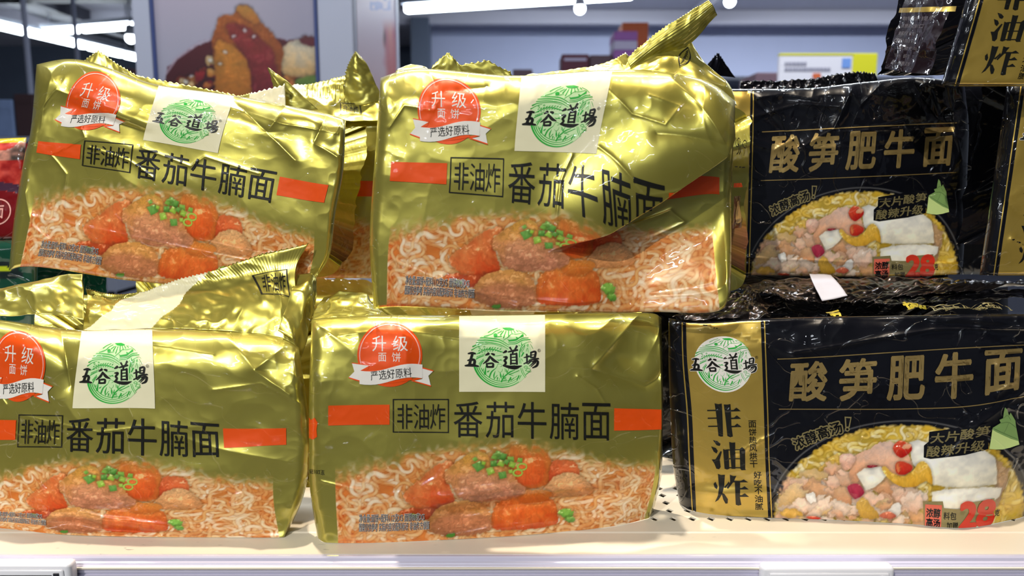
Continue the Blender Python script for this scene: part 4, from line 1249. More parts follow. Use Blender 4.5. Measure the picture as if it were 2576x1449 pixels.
L_ = [bm.verts.new((XL, a, b)) for a, b in prof]; R_ = [bm.verts.new((XR, a, b)) for a, b in prof]
for k in range(len(prof)):
    m = (k + 1) % len(prof)
    bm.faces.new((L_[k], R_[k], R_[m], L_[m]))
bm.faces.new(L_); bm.faces.new(R_[::-1])
bm_obj('price_rail', bm, M_RAIL, shelf, False)
bm = box_bm((XL, .4508, -.0064), (XR, .4519, -.0050), .0002, 1)
bm_obj('rail_insert', bm, plain('cream_card', rgb(238, 228, 210), .5), shelf)

M_TAG = plain('white_tag_plastic', rgb(238, 238, 244), 0.3, Coat_Weight=.4)
M_SCREEN = plain('grey_paper_screen', rgb(176, 182, 186), 0.3)
M_DARKLINE = plain('dark_tag_gap', rgb(36, 38, 46), 0.5)
for x0, x1, ytop, lab, dark in ((-30, 184, 1411, 'white electronic price tag with dark screen edge below left gold pack', True), (1914, 2246, 1419, 'white electronic price tag below lower black pack', False)):
    a, b = V(x0, ytop, .4465), V(x1, ytop, .4465)
    t = empty('price_tag', (a.x, .4465, a.z), lab, 'price tag', 'electronic price tags on the shelf rail')
    o = bm_obj('tag_case', box_bm((a.x, .4425, a.z - .042), (b.x, .4517, a.z), .0028, 3), M_TAG, t, True)
    m = .004
    bm = box_bm((a.x + m, .4415, a.z - .040), (b.x - m, .4427, a.z - .0035), .0009, 2)
    bm_obj('bezel', bm, M_TAG, t, True)
    bm_obj('screen', box_bm((a.x + .009, .4410, a.z - .036), (b.x - .011, .44155, a.z - .0068), .0003, 1), M_DARKLINE if dark else M_SCREEN, t)
    bm_obj('clip', box_bm((b.x - .010, .4408, a.z - .0075), (b.x - .0065, .4418, a.z - .0055), .0002, 1), M_DARKLINE if dark else M_TAG, t)

# ------------------------------------------------------------------ the olive-gold packs
GD = gold_design()
BD = black_design()
GUS = [0, 17.5, 101, 159, 205, 240, 262]
BUS = [0, 10, 64, 110, 160, 205, 251]
BARS = 'olive gold five-portion noodle packs'
BLKS = 'black noodle packs'

# lower row, middle
p4 = Pack('noodle_pack', 'gold noodle pack standing straight on the shelf, left of the lower black pack', BARS, 262, 155, GUS, [
    (155, [(784, 803), (845, 797), (1155, 793), (1370, 790), (1540, 787), (1645, 789), (1664, 800)]),
    (97, [(777, 1010), (843, 1008), (1155, 1006), (1370, 1007), (1540, 1010), (1655, 1014), (1668, 1016)]),
    (74, [(777, 1092), (843, 1090), (1155, 1090), (1370, 1094), (1540, 1098), (1655, 1094), (1667, 1092)]),
    (35, [(779, 1225), (843, 1233), (1155, 1232), (1370, 1228), (1540, 1222), (1645, 1212), (1663, 1205)]),
    (0, [(800, 1364), (850, 1366), (1155, 1356), (1370, 1342), (1540, 1324), (1622, 1306), (1640, 1300)])],
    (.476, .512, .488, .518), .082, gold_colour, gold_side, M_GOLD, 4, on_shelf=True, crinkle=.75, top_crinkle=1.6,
    folds=[dict(a=(62, 24), b=(236, 44), depth=8, w1=9, w2=24, lw=4, lip=2.0, t0=.0, t1=.25, t2=.7, t3=1.0, bow=-10, rough=2)],
    creases=[([(225, 155), (190, 118)], 5, 2.4), ([(190, 118), (228, 108), (258, 122)], 4, -2.2), ([(60, 155), (66, 120)], 5, 1.6), ([(240, 60), (258, 20)], 4, 1.5), ([(181, 113), (194, 105), (202, 93), (232, 85)], 1.1, .7), ([(20, 142), (60, 145), (101, 139), (160, 141)], 1.1, .6), ([(108, 150), (122, 132), (140, 118)], 1.1, .5), ([(8, 40), (36, 36)], 1.2, .8)],
    dents=[(215, 128, 16, 14, -4), (150, 60, 60, 20, 1.5), (205, 100, 25, 14, 1.5)], rolls=(9, 14, 24, 3))
pm = p4.print_design(GD)
p4.lay('address_lettering', M_INK, *cut(Flat().text('栋102室', 0, 48, 10, 44.3).moved(lambda x, y: (x + .6, 92.3 - y)), lambda x, y: (x, y)), .3)
p4.lay('side_emblem', M_RED, *cut(Flat().poly([(.3, 71), (3, 70), (5.6, 72), (5.2, 77), (6, 82), (4, 85.5), (1.6, 84), (.3, 86)]), lambda x, y: (x, y)), .3)

# upper row, middle: the big fold
p2 = Pack('noodle_pack', 'gold noodle pack with a deep diagonal fold across its front and an upright seal', BARS, 262, 155, GUS, [
    (155, [(957, 196), (1003, 180), (1312, 190), (1540, 176), (1690, 182), (1800, 215), (1850, 255)]),
    (97, [(943, 395), (1000, 396), (1293, 402), (1497, 412), (1660, 425), (1790, 430), (1842, 440)]),
    (74, [(937, 472), (994, 476), (1290, 499), (1490, 519), (1650, 520), (1790, 500), (1840, 505)]),
    (35, [(930, 620), (976, 627), (1270, 648), (1480, 650), (1650, 640), (1797, 625), (1840, 625)]),
    (0, [(940, 777), (972, 773), (1270, 783), (1480, 786), (1650, 785), (1812, 780), (1838, 738)])],
    (.496, .492, .500, .496), .095, gold_colour, gold_side, M_GOLD, 2, back=(.42, 1, 0), crinkle=.8, top_crinkle=1.6,
    folds=[dict(a=(258, 128), b=(132, 42), flip=True, depth=24, w1=4, w1b=7, w2=98, hold=.45, lw=16, lip=7, t0=-.10, t1=.10, t2=.70, t3=1.06, bow=-8, rough=1.5, shift=12, sw=30)],
    creases=[([(205, 152), (252, 126)], 4, 2.5), ([(60, 20), (110, 3)], 4, 2.0), ([(200, 118), (250, 128)], 5, -2.0), ([(110, 4), (250, 12)], 4, 1.6), ([(40, 155), (48, 140), (80, 146)], 4, -2.4), ([(160, 107), (176, 99), (193, 90), (214, 94), (231, 102)], 1.1, .8), ([(142, 101), (135, 86), (133, 66), (134, 56)], 1.1, .8), ([(10, 118), (22, 132), (44, 128), (50, 140)], 1.2, .8), ([(150, 150), (180, 128), (205, 124), (214, 136), (190, 140)], 1.1, .6), ([(190, 62), (214, 70), (222, 58), (200, 48)], 1.1, .7), ([(20, 30), (80, 12), (150, 6), (236, 16)], 1.2, .7)],
    dents=[(85, 6, 40, 8, -2), (225, 138, 14, 9, -4), (30, 146, 15, 7, -3)], rolls=(10, 10, 24, 4))
p2.print_design(GD, skip=('side_mark',))

# upper row, left: leaning
p1 = Pack('noodle_pack', 'tilted gold noodle pack, uppermost at the left end of the shelf', BARS, 262, 155, GUS, [
    (155, [(92, 162), (150, 150), (400, 214), (588, 240), (735, 268), (840, 291), (870, 302)]),
    (97, [(74, 345), (108, 348), (358, 369), (545, 402), (703, 430), (812, 450), (860, 456)]),
    (74, [(62, 392), (100, 400), (350, 440), (538, 475), (690, 503), (795, 520), (846, 525)]),
    (35, [(36, 545), (76, 548), (335, 580), (530, 610), (680, 630), (790, 640), (830, 640)]),
    (0, [(22, 680), (50, 672), (320, 705), (510, 724), (660, 737), (770, 726), (800, 694)])],
    (.596, .570, .602, .574), .085, gold_colour, gold_side, M_GOLD, 1, crinkle=.95, top_crinkle=1.5,
    folds=[dict(a=(30, 132), b=(112, 112), depth=3.5, w1=5, w2=22, lw=4, lip=1.4, t0=-.05, t1=.2, t2=.75, t3=1.05, bow=3)],
    creases=[([(200, 155), (190, 128), (215, 108)], 5, 2.6), ([(160, 150), (196, 124)], 5, -2.0), ([(232, 152), (226, 126)], 4, -2.4), ([(226, 126), (252, 118)], 4, 2.0), ([(8, 50), (20, 30), (40, 20)], 4, 1.8), ([(20, 36), (236, 22)], 2, 1.0), ([(50, 112), (56, 100), (28, 80), (44, 66), (46, 40)], 1.1, .8), ([(8, 120), (20, 134), (52, 126), (86, 118)], 1.1, .7), ([(101, 96), (140, 88), (150, 98), (190, 92)], 1.1, .6), ([(60, 92), (92, 84), (112, 74)], 1.0, .6), ([(150, 36), (200, 32), (236, 40)], 1.2, .8), ([(120, 148), (160, 144), (200, 138), (250, 140)], 1.1, .7)],
    dents=[(215, 132, 14, 12, -3.5), (238, 100, 14, 22, 2), (60, 148, 30, 5, -2.5)], rolls=(9, 9, 24, 4))
p1.print_design(GD)

# lower row, left: runs out of the picture
p3 = Pack('noodle_pack', 'lower gold noodle pack cut by the left edge, wide serrated seal behind its top', BARS, 262, 155, GUS, [
    (155, [(-100, 800), (-58, 800), (206, 830), (382, 828), (555, 834), (700, 848), (752, 874)]),
    (97, [(-96, 1040), (-53, 1042), (182, 1047), (390, 1049), (556, 1062), (690, 1064), (777, 1062)]),
    (74, [(-96, 1128), (-55, 1127), (180, 1127), (390, 1137), (560, 1140), (690, 1132), (780, 1128)]),
    (35, [(-96, 1250), (-55, 1250), (180, 1254), (390, 1262), (560, 1262), (690, 1258), (764, 1248)]),
    (0, [(-96, 1325), (-55, 1325), (180, 1346), (390, 1351), (560, 1352), (704, 1352), (718, 1350)])],
    (.498, .483, .510, .498), .085, gold_colour, gold_side, M_GOLD, 3, on_shelf=True, crinkle=.85, top_crinkle=1.3,
    folds=[dict(a=(84, 20), b=(190, 4), depth=4, w1=6, w2=16, lw=4, lip=1.6, t0=-.1, t1=.2, t2=.6, t3=1.0)],
    creases=[([(84, 155), (98, 118)], 6, -3), ([(245, 150), (225, 132), (250, 118)], 5, 2.4), ([(206, 156), (226, 132)], 5, 1.8), ([(160, 90), (262, 60)], 9, 1.2), ([(60, 97), (120, 86), (150, 90)], 1.1, .5), ([(200, 118), (230, 124), (258, 112)], 1.1, .6), ([(30, 116), (44, 104), (30, 88), (90, 80)], 1.1, .7), ([(101, 148), (140, 146), (200, 140)], 1.1, .6)],
    dents=[(46, 132, 22, 22, -4), (60, 142, 18, 10, 4), (190, 118, 55, 26, 2), (20, 80, 30, 20, -2)], rolls=(9, 9, 26, 2))
p3.print_design(GD)

# behind them
p9 = Pack('noodle_pack', 'gold noodle pack behind, seen in the gap between the two upper gold packs', BARS, 262, 155, GUS, [
    (155, [(352, 292), (396, 290), (617, 290), (770, 290), (893, 290), (985, 290), (1043, 292)]),
    (97, [(349, 442), (395, 442), (617, 442), (770, 442), (893, 443), (985, 444), (1043, 444)]),
    (74, [(349, 504), (395, 504), (617, 504), (770, 504), (893, 505), (985, 505), (1043, 505)]),
    (35, [(349, 607), (395, 607), (617, 607), (770, 607), (893, 607), (985, 607), (1043, 607)]),
    (0, [(352, 700), (396, 700), (617, 700), (770, 700), (893, 700), (985, 700), (1043, 698)])],
    (.705, .705, .715, .715), .09, gold_colour, gold_side, M_GOLD, 7, res=1.4, crinkle=1.3, top_crinkle=2)
p9.print_design([d for d in GD if d[0] == 'accent_bar'])
p11 = Pack('noodle_pack', 'gold noodle pack low behind the lower gold pair, only its crumpled top showing', BARS, 262, 155, GUS, [
    (155, [(490 + u * 3.1, 742) for u in GUS]), (97, [(490 + u * 3.1, 930) for u in GUS]), (74, [(490 + u * 3.1, 1000) for u in GUS]),
    (35, [(490 + u * 3.1, 1100) for u in GUS]), (0, [(490 + u * 3.1, 1172) for u in GUS])],
    (.632, .632, .632, .632), .10, lambda u, v: np.dstack([np.broadcast_to(np.array((*GOLD, 1.0)), (*u.shape, 4))]), lambda sd, u, v, sm, W, H: np.tile(np.array((*GOLD, 1.0)), (len(u), 1)), M_GOLD, 8, on_shelf=True, res=2.0, crinkle=1.0, top_crinkle=2.2)

p12 = Pack('noodle_pack', 'end of a gold noodle pack behind the lower left pack, under the tilted one', BARS, 118, 155, [0, 60, 118], [(v, [(112 + u * 3.1, y) for u in (0, 60, 118)]) for v, y in ((155, 742), (74, 1000), (0, 1172))],
    (.632, .632, .632, .632), .16, lambda u, v: np.broadcast_to(np.array((*GOLD, 1.0)), (*u.shape, 4)), lambda sd, u, v, sm, W, H: np.tile(np.array((*GOLD, 1.0)), (len(u), 1)), M_GOLD, 16, on_shelf=True, res=2.0, crinkle=.8, top_crinkle=1.5)

# ---- loose film of the gold packs
D5 = lambda rows, ys: [[(x, y, Y) for x, y in r] for r, Y in zip(rows, ys)]
f = sheet('top_seal', p3.root, M_GOLD, D5([
    [(205, 832), (300, 830), (383, 828), (480, 829), (560, 834), (690, 848), (750, 874)],
    [(216, 790), (295, 786), (366, 780), (476, 776), (584, 768), (690, 762), (748, 780)],
    [(220, 746), (283, 757), (357, 753), (446, 735), (556, 712), (664, 690), (744, 676)],
    [(217, 727), (278, 739), (357, 735), (432, 708), (530, 683), (640, 648), (776, 613)]], (.533, .545, .562, .566)),
    60, 300, strip_colour(0.0, .33, skew=.33), noise=1.6, nscale=22, ribs=('c', 90, .10, .70, .97), teeth=(62, 1.7), seed=3)
lay_on_sheet(f, 'boxed_lettering', M_INK, Flat().text('非油炸', .80, .33, .925, .53, 0, .1).moved(lambda x, y: (x, .86 - y + .12)).frame(.785, .42, .955, .68, .008), .6)
sheet('seal_back_layer', p3.root, M_GOLD, D5([[(470, 722), (560, 700), (660, 676), (742, 668)], [(470, 704), (560, 676), (660, 640), (768, 622)]], (.568, .570)), 12, 120, (*[c * 1.0 for c in GOLD],), noise=.5, teeth=(30, 1.5), seed=6)
sheet('gusset', p3.root, M_GOLD, D5([[(-40, 800), (60, 792), (140, 792), (212, 806)], [(-40, 768), (50, 742), (130, 728), (210, 745)], [(-40, 735), (40, 716), (128, 697), (208, 690)]], (.535, .550, .563)), 40, 90, GOLD, noise=2.6, nscale=26, seed=9)
sheet('gusset', p3.root, M_GOLD, D5([[(700, 830), (735, 856), (760, 900)], [(730, 740), (765, 745), (784, 800)], [(748, 690), (786, 692), (800, 738)]], (.530, .548, .566)), 40, 40, GOLD, noise=2.6, nscale=24, seed=11)
sheet('gusset', p4.root, M_GOLD, D5([[(785, 812), (850, 800), (910, 797), (960, 795)], [(790, 780), (850, 772), (905, 775), (955, 790)], [(815, 750), (860, 735), (915, 740), (950, 778)]], (.514, .538, .562)), 40, 70, GOLD, noise=2.6, nscale=24, seed=12)
sheet('top_seal', p1.root, M_GOLD, [[(x, y, .655) for x, y in ((196, 200), (247, 205), (300, 215), (345, 235), (430, 255), (520, 262), (600, 272), (640, 280), (720, 292))],
    [(x, y, .662) for x, y in ((206, 158), (247, 126), (296, 162), (345, 192), (430, 208), (520, 224), (600, 240), (640, 234), (716, 214))]], 24, 220, strip_colour(.84, 1.1), noise=.8, nscale=14, teeth=(48, 2.0), seed=14, linear=True)
# seal of the pack in the gap: a leaf-shaped tip, the crimped middle, a spike
sheet('seal_tip', p9.root, M_GOLD, D5([[(680, 174), (722, 205), (760, 240), (800, 275)], [(676, 171), (700, 215), (722, 245), (740, 280)], [(674, 170), (683, 200), (690, 230), (694, 275)]], (.672, .668, .672)), 30, 60, GOLD, noise=.8, teeth=(16, 1.8), seed=15)
f = sheet('top_seal', p9.root, M_GOLD, [[(x, y, .70) for x, y in ((700, 300), (780, 302), (850, 305), (910, 305), (975, 305))], [(x, y, .715) for x, y in ((715, 255), (780, 250), (850, 262), (905, 268), (965, 268))],
    [(x, y, .735) for x, y in ((716, 222), (780, 208), (850, 198), (890, 188), (950, 225))]], 60, 160, strip_colour(-.1, .20), noise=2.6, nscale=30, ribs=('c', 22, .35, .55, .98), teeth=(30, 2.2), seed=16)
lay_on_sheet(f, 'boxed_lettering', M_INK, Flat().frame(.52, .25, .76, .55, .012).text('非油炸', .55, .28, .73, .50).moved(lambda x, y: (x, .80 - y)), .9)
sheet('seal_spike', p9.root, M_GOLD, D5([[(898, 131), (925, 165), (942, 205), (966, 250)], [(894, 129), (895, 165), (905, 205), (915, 265)], [(892, 129), (876, 160), (868, 195), (866, 270)]], (.72, .715, .72)), 30, 60, GOLD, noise=1, teeth=(14, 2.0), seed=17)
# the twisted seal of the folded pack
sheet('top_seal', p2.root, M_GOLD, [[(x, y, .545) for x, y in ((1320, 200), (1400, 200), (1480, 200), (1560, 205), (1610, 210), (1680, 215))], [(x, y, .56) for x, y in ((1322, 192), (1400, 184), (1480, 176), (1556, 164), (1580, 168), (1640, 170))],
    [(x, y, .565) for x, y in ((1326, 188), (1400, 180), (1480, 170), (1545, 150), (1574, 132), (1592, 158))]], 20, 120, GOLD, noise=.9, teeth=(24, 1.2), seed=18, linear=True)
sheet('film_neck', p2.root, M_GOLD, D5([[(1540, 205), (1610, 205), (1690, 210), (1770, 225), (1856, 262)], [(1560, 185), (1625, 165), (1695, 160), (1760, 180), (1835, 222)], [(1575, 165), (1630, 140), (1698, 128), (1748, 150), (1800, 190)], [(1600, 150), (1640, 128), (1696, 112), (1735, 108), (1760, 165)]], (.524, .535, .545, .55)),
    70, 110, GOLD, noise=4, nscale=34, seed=19)
lf = sheet('ribbed_seal', p2.root, M_GOLD, D5([[(1598, 196), (1650, 150), (1700, 128), (1742, 104), (1803, 37)], [(1585, 170), (1640, 125), (1690, 92), (1730, 65), (1793, 14)], [(1577, 148), (1630, 100), (1690, 58), (1740, 27), (1782, 0)]], (.546, .54, .542)),
    50, 140, GOLD, noise=.8, nscale=16, ribs=('r', 9, .14, .05, .9), teeth=(30, 1.0), seed=20)
# leaf drawn in outline on the neck
nk = bpy.data.objects[[k for k in SHEETS if k.startswith('film_neck')][0]]
lfp = Flat().stroke([(.56, .30, .008), (.54, .48, .012), (.585, .66, .012), (.66, .82, .01)]).stroke([(.56, .30, .008), (.635, .42, .012), (.665, .62, .012), (.66, .82, .01)])
for k in range(6):
    lfp.stroke([(.565 + .01 * k, .36 + .06 * k, .006), (.60 + .01 * k, .46 + .055 * k, .008)]).stroke([(.63, .40 + .06 * k, .006), (.59 + .012 * k, .42 + .06 * k, .008)])
lay_on_sheet(nk, 'leaf_drawing', M_INK, lfp, .8)
sheet('seal_corner', p2.root, M_GOLD, [[(x, y, .585) for x, y in ((1080, 190), (1130, 192), (1180, 195), (1230, 198), (1290, 200))], [(x, y, .585) for x, y in ((1088, 165), (1128, 131), (1158, 165), (1225, 152), (1285, 182))]], 16, 70, GOLD, noise=.8, teeth=(18, 1.6), seed=21, linear=True)
sheet('gusset', p2.root, M_GOLD, D5([[(985, 200), (1020, 192), (1060, 188), (1100, 190)], [(998, 180), (1025, 174), (1060, 174), (1085, 182)], [(1006, 170), (1030, 166), (1056, 168), (1072, 174)]], (.523, .54, .552)), 24, 60, GOLD, noise=2.5, nscale=20, seed=22)
p2.lay_side('accent_bar', M_RED, 1, Flat().rect(86, 3, 90, 30), .4)
M_CAKE = film('noodle_cake_print', rgb(222, 176, 106), 0, .5, .5)
M_BROWN = film('brown_ink', rgb(92, 44, 22), 0, .5, .5)
c = p2.lay_side('side_picture', M_BROWN, 1, Flat().rect(50, 6, 78, 30), .4)
if c: p2.lay_side('side_picture_cake', M_CAKE, 1, Flat().disc(64, 19, 10, 8), .6, c)
ic = Flat()
for k in range(3):
    ic.arc(126, 8 + k * 14, 5, 0, 360, .7).arc(119, 8 + k * 14, 4, 0, 180, 1.2).rect(104, 4 + 14 * k, 105, 12 + 14 * k)
p2.lay_side('side_icons', M_INK, 1, ic, .4)

# ------------------------------------------------------------------ the black packs
p6 = Pack('noodle_pack', 'black noodle pack standing on the shelf with gold strip and white tape on top', BLKS, 251, 136, BUS, [
    (136, [(1682, 800), (1715, 806), (1918, 801), (2090, 797), (2275, 794), (2440, 790), (2610, 790)]),
    (106, [(1682, 915), (1718, 912), (1922, 912), (2095, 904), (2280, 892), (2445, 882), (2615, 872)]),
    (75.6, [(1686, 1030), (1728, 1030), (1926, 1027), (2098, 1027), (2285, 1026), (2450, 1018), (2620, 985)]),
    (40, [(1692, 1157), (1734, 1157), (1930, 1157), (2100, 1157), (2285, 1156), (2445, 1150), (2620, 1132)]),
    (0, [(1710, 1274), (1742, 1284), (1937, 1302), (2100, 1308), (2285, 1318), (2430, 1327), (2590, 1298)])],
    (.524, .500, .524, .506), .108, black_colour, black_side, M_BLACK, 6, on_shelf=True, crinkle=.7, top_crinkle=1.6, rolls=(9, 9, 9, 3),
    folds=[dict(a=(30, 133), b=(235, 128), depth=2.5, w1=6, w2=20, lw=4, lip=1.8, t0=-.05, t1=.1, t2=.85, t3=1.05, bow=26, flip=False)],
    creases=[([(200, 10), (238, 2)], 4, -3), ([(222, 96), (251, 70)], 5, 2.5), ([(18, 136), (60, 122), (88, 108)], 4, 1.6), ([(205, 60), (250, 84)], 4, 2), ([(84, 112), (120, 116), (180, 124), (251, 122)], 2, 2.0), ([(70, 58), (40, 44)], 2, 1), ([(70, 40), (84, 28), (110, 22)], 2, 1.6), ([(222, 80), (251, 96)], 2.5, 1.8), ([(228, 70), (251, 60)], 2.5, 1.8)], dents=[(205, 14, 18, 9, 3), (40, 16, 24, 5, 2)])
p6.print_design(BD)
M_TOPGOLD = film('yellow_gold_ink', rgb(206, 184, 60), .4, .35, .6)
for ch, a0, a1 in (('五', 116, 126), ('場', 170, 182)):
    p6.lay_side('top_lettering', M_TOPGOLD, 2, Flat().text(ch, a0, 12, a1, 30, .03, .1).moved(lambda x, y: (x, 42 - y)), .5)
p6.lay_side('top_boxed_lettering', M_YINK, 2, Flat().text('非油炸 健康面', 190, 14, 236, 28, .01).frame(186, 10, 241, 32, .7).moved(lambda x, y: (x, 42 - y)), .5)
BROWNFILM = rgb(44, 38, 36)
sheet('top_seal', p6.root, M_BLACK, D5([[(1850, 716), (1960, 704), (2080, 698), (2220, 700), (2380, 702), (2500, 706), (2600, 712)], [(1880, 730), (1970, 726), (2080, 728), (2220, 730), (2360, 720), (2480, 716), (2600, 712)],
    [(1920, 738), (1990, 752), (2075, 760), (2150, 757), (2230, 756), (2320, 738), (2430, 731), (2520, 722), (2600, 720)][:7]], (.628, .600, .578)), 40, 260, BROWNFILM, noise=3.2, nscale=16, teeth=(56, 1.4), seed=31)
sheet('seal_back_layer', p6.root, M_BLACK, D5([[(2200, 752), (2300, 742), (2420, 734), (2600, 728)], [(2200, 766), (2300, 762), (2420, 754), (2600, 746)]], (.584, .566)), 14, 120, BLACKF, noise=1.5, teeth=(30, 1.2), seed=32)
sheet('gusset', p6.root, M_BLACK, D5([[(1690, 800), (1740, 806), (1840, 802), (1940, 796)], [(1740, 782), (1800, 776), (1870, 768), (1930, 778)], [(1800, 770), (1840, 745), (1890, 735), (1960, 772)]], (.528, .556, .58)), 36, 80, BROWNFILM, noise=4, nscale=12, seed=33)
M_TAPE = plain('white_paper_tape', rgb(196, 193, 202), .55, noise=.04, scale=220)
sheet('tape', p6.root, M_TAPE, D5([[(2036, 690), (2062, 690), (2090, 692)], [(2050, 722), (2080, 720), (2112, 716)], [(2068, 757), (2098, 752), (2132, 744)]], (.618, .592, .574)), 14, 14, (.8, .8, .8), noise=.4, seed=34)

p5 = Pack('noodle_pack', 'wrinkled black noodle pack on the upper row, right of the folded gold pack', BLKS, 251, 136, BUS, [
    (136, [(1702, 228), (1730, 226), (1891, 224), (2030, 222), (2170, 207), (2300, 196), (2425, 205)]),
    (106, [(1698, 345), (1728, 345), (1890, 341), (2025, 335), (2170, 328), (2300, 322), (2437, 316)]),
    (75.6, [(1695, 455), (1725, 455), (1887, 453), (2022, 449), (2168, 443), (2300, 437), (2434, 430)]),
    (40, [(1692, 565), (1722, 565), (1884, 565), (2018, 565), (2165, 560), (2298, 552), (2430, 550)]),
    (0, [(1692, 690), (1720, 692), (1880, 692), (2015, 694), (2160, 696), (2295, 694), (2421, 690)])],
    (.662, .658, .662, .658), .09, black_colour, black_side, M_BLACK, 5, crinkle=1.15, top_crinkle=1.5, rolls=(8, 9, 10, 4),
    creases=[([(66, 118), (104, 126), (140, 122)], 3, 2.5), ([(60, 134), (95, 106), (104, 98)], 3, -2.5), ([(110, 98), (135, 108), (150, 132)], 3, 3), ([(140, 106), (210, 106), (245, 98)], 3, 2), ([(205, 132), (225, 112), (248, 118)], 3, -3), ([(64, 104), (100, 96), (200, 96)], 2, 1.2), ([(64, 14), (240, 8)], 2, 1.5), ([(68, 130), (90, 133), (120, 128)], 2, 1.8), ([(150, 132), (158, 122), (176, 134)], 2, 1.8), ([(205, 128), (214, 116), (220, 126), (226, 112)], 2, 2), ([(66, 100), (84, 96), (100, 102)], 2, 1.6), ([(150, 104), (196, 110), (205, 98), (214, 106)], 2, 1.6), ([(236, 134), (240, 100), (246, 84)], 2.5, 2)],
    dents=[(100, 128, 20, 8, -3), (170, 118, 24, 12, 2), (225, 124, 12, 8, -3)])
p5.print_design(BD)
sheet('top_seal', p5.root, M_BLACK, [[(x, y, .735) for x, y in ((1860, 232), (1960, 230), (2060, 228), (2120, 224), (2170, 222), (2215, 222))], [(x, y, .742) for x, y in ((1862, 204), (1960, 204), (2050, 197), (2112, 186), (2164, 180), (2200, 186))]], 16, 200, BLACKF, noise=1.6, nscale=9, teeth=(26, 2.0), seed=35, linear=True)
sheet('seal_tip', p5.root, M_BLACK, [[(x, y, .738) for x, y in ((1765, 190), (1805, 190), (1850, 195))], [(x, y, .742) for x, y in ((1782, 160), (1806, 132), (1828, 165))]], 16, 60, BLACKF, noise=.6, teeth=(9, 2.2), seed=36, linear=True)

def shifted(s, x0, tops, shear):
    """straight lattice for a black pack: s pixels per millimetre, photo height of each row, sideways lean"""
    return [(v, [(x0 + u * s + shear * (tops[-1] - y), y) for u in BUS]) for v, y in zip((136, 106, 75.6, 40, 0), tops)]
p7 = Pack('noodle_pack', 'black noodle pack at the right edge, under the topmost black pack', BLKS, 251, 136, BUS, shifted(3.5, 2464, (206, 330, 445, 570, 692), .145),
    (.560, .560, .560, .560), .082, black_colour, black_side, M_BLACK, 9, res=.9, back=(.36, 1, .2), crinkle=1.0, rolls=(14, 8, 8, 4), creases=[([(20, 30), (60, 10)], 4, 3), ([(10, 60), (40, 38), (70, 46)], 5, -2.5)])
p7.print_design(BD)
p8 = Pack('noodle_pack', 'topmost black noodle pack at upper right, its small-print side showing', BLKS, 251, 136, BUS, shifted(3.45, 2367, (-245, -142, -40, 82, 216), .285),
    (.532, .532, .532, .532), .105, black_colour, black_side, M_BLACK, 10, res=.9, back=(.03, 1, .2), crinkle=.9, rolls=(12, 8, 8, 5))
p8.print_design(BD)
M_DIM = film('dim_grey_ink', rgb(112, 104, 106), 0, .5, .8)
M_MAROON = film('maroon_ink', rgb(28, 15, 20), 0, .4, 1.0, spec=.12)
sp = p8.lay_side('side_panel', M_MAROON, 3, Flat().rect(6, 18, 66, 88), .3)
p8.lay_side('side_stripe', M_STRIP, 3, Flat().rect(55, 12, 59, 92), .4, sp)
rr = random.Random(4)
lines = Flat()
for k, bo in enumerate(('配料:面饼 小麦粉 淀粉', '食用盐 水 酱包', '产品标准代号', '贮存条件:阴凉干燥', '食用方法 煮制', '保质期:见封口', '致敏物质提示')):
    t = Flat().text(bo, 0, 0, 46 + rr.uniform(-16, 8), 3.4)
    lines.add([(11 + k * 6.2 + (3.4 - b), 82 - a) for a, b in t.v], t.f)
p8.lay_side('side_lettering', M_DIM, 3, lines, .5, sp)

# second row below: carries the upper black pack
b2 = Pack('noodle_pack', 'black noodle pack behind, beneath the wrinkled upper black pack', BLKS, 251, 136, BUS, [(v, [(1612 + u * 3.68, y) for u in BUS]) for v, y in ((136, 716), (106, 800), (75.6, 900), (40, 1010), (0, 1125))],
    (.672, .672, .672, .672), .095, lambda u, v: np.broadcast_to(np.array((*BLACKF, 0.0)), (*u.shape, 4)), black_side, M_BLACK, 12, on_shelf=True, res=2.5, crinkle=.8)

p13 = Pack('noodle_pack', 'black noodle pack deep in the dark gap between the two upper black packs', BLKS, 251, 136, BUS, [(v, [(1960 + u * 2.45, y) for u in BUS]) for v, y in ((136, 206), (106, 320), (75.6, 440), (40, 560), (0, 690))],
    (.785, .785, .785, .785), .08, lambda u, v: np.broadcast_to(np.array((*BLACKF, 0.0)), (*u.shape, 4)), black_side, M_BLACK, 15, res=2.0, crinkle=1.2)

# ------------------------------------------------------------------ packs at the left end
def red_colour(u, v):
    c = np.zeros((*u.shape, 4))
    n = fbm(u / 9, v / 7, 4); n2 = vn(u / 22, v / 16, 9)
    c[..., :3] = mixc((150, 24, 22), (214, 84, 70), .4 + .6 * n)
    c[..., :3] = np.where((n2 > .3)[..., None], mixc((70, 62, 58), (232, 160, 140), .5 + .6 * n), c[..., :3])
    lo = (v < 48 - 10 * ((u - 150) / 60)).astype(float)
    c[..., :3] = np.where(lo[..., None] > 0, np.array((120, 14, 20)) / 255., c[..., :3])
    band = np.abs(v - (52 - 10 * ((u - 150) / 60))) < 4
    c[..., :3] = np.where(band[..., None], np.array((74, 44, 66)) / 255., c[..., :3])
    c[..., :3] = np.where((v > 92)[..., None], np.array((206, 190, 40)) / 255., c[..., :3])
    c[..., :3] = lin(c[..., :3])
    return c
def flat_side(col):
    return lambda sd, u, v, sm, W, H: np.tile(np.array((*col, 0.0)), (len(u), 1))
RU = [0, 90, 180]
M_PFILM = film('printed_plain_film', None, 0, .4, 1.0)
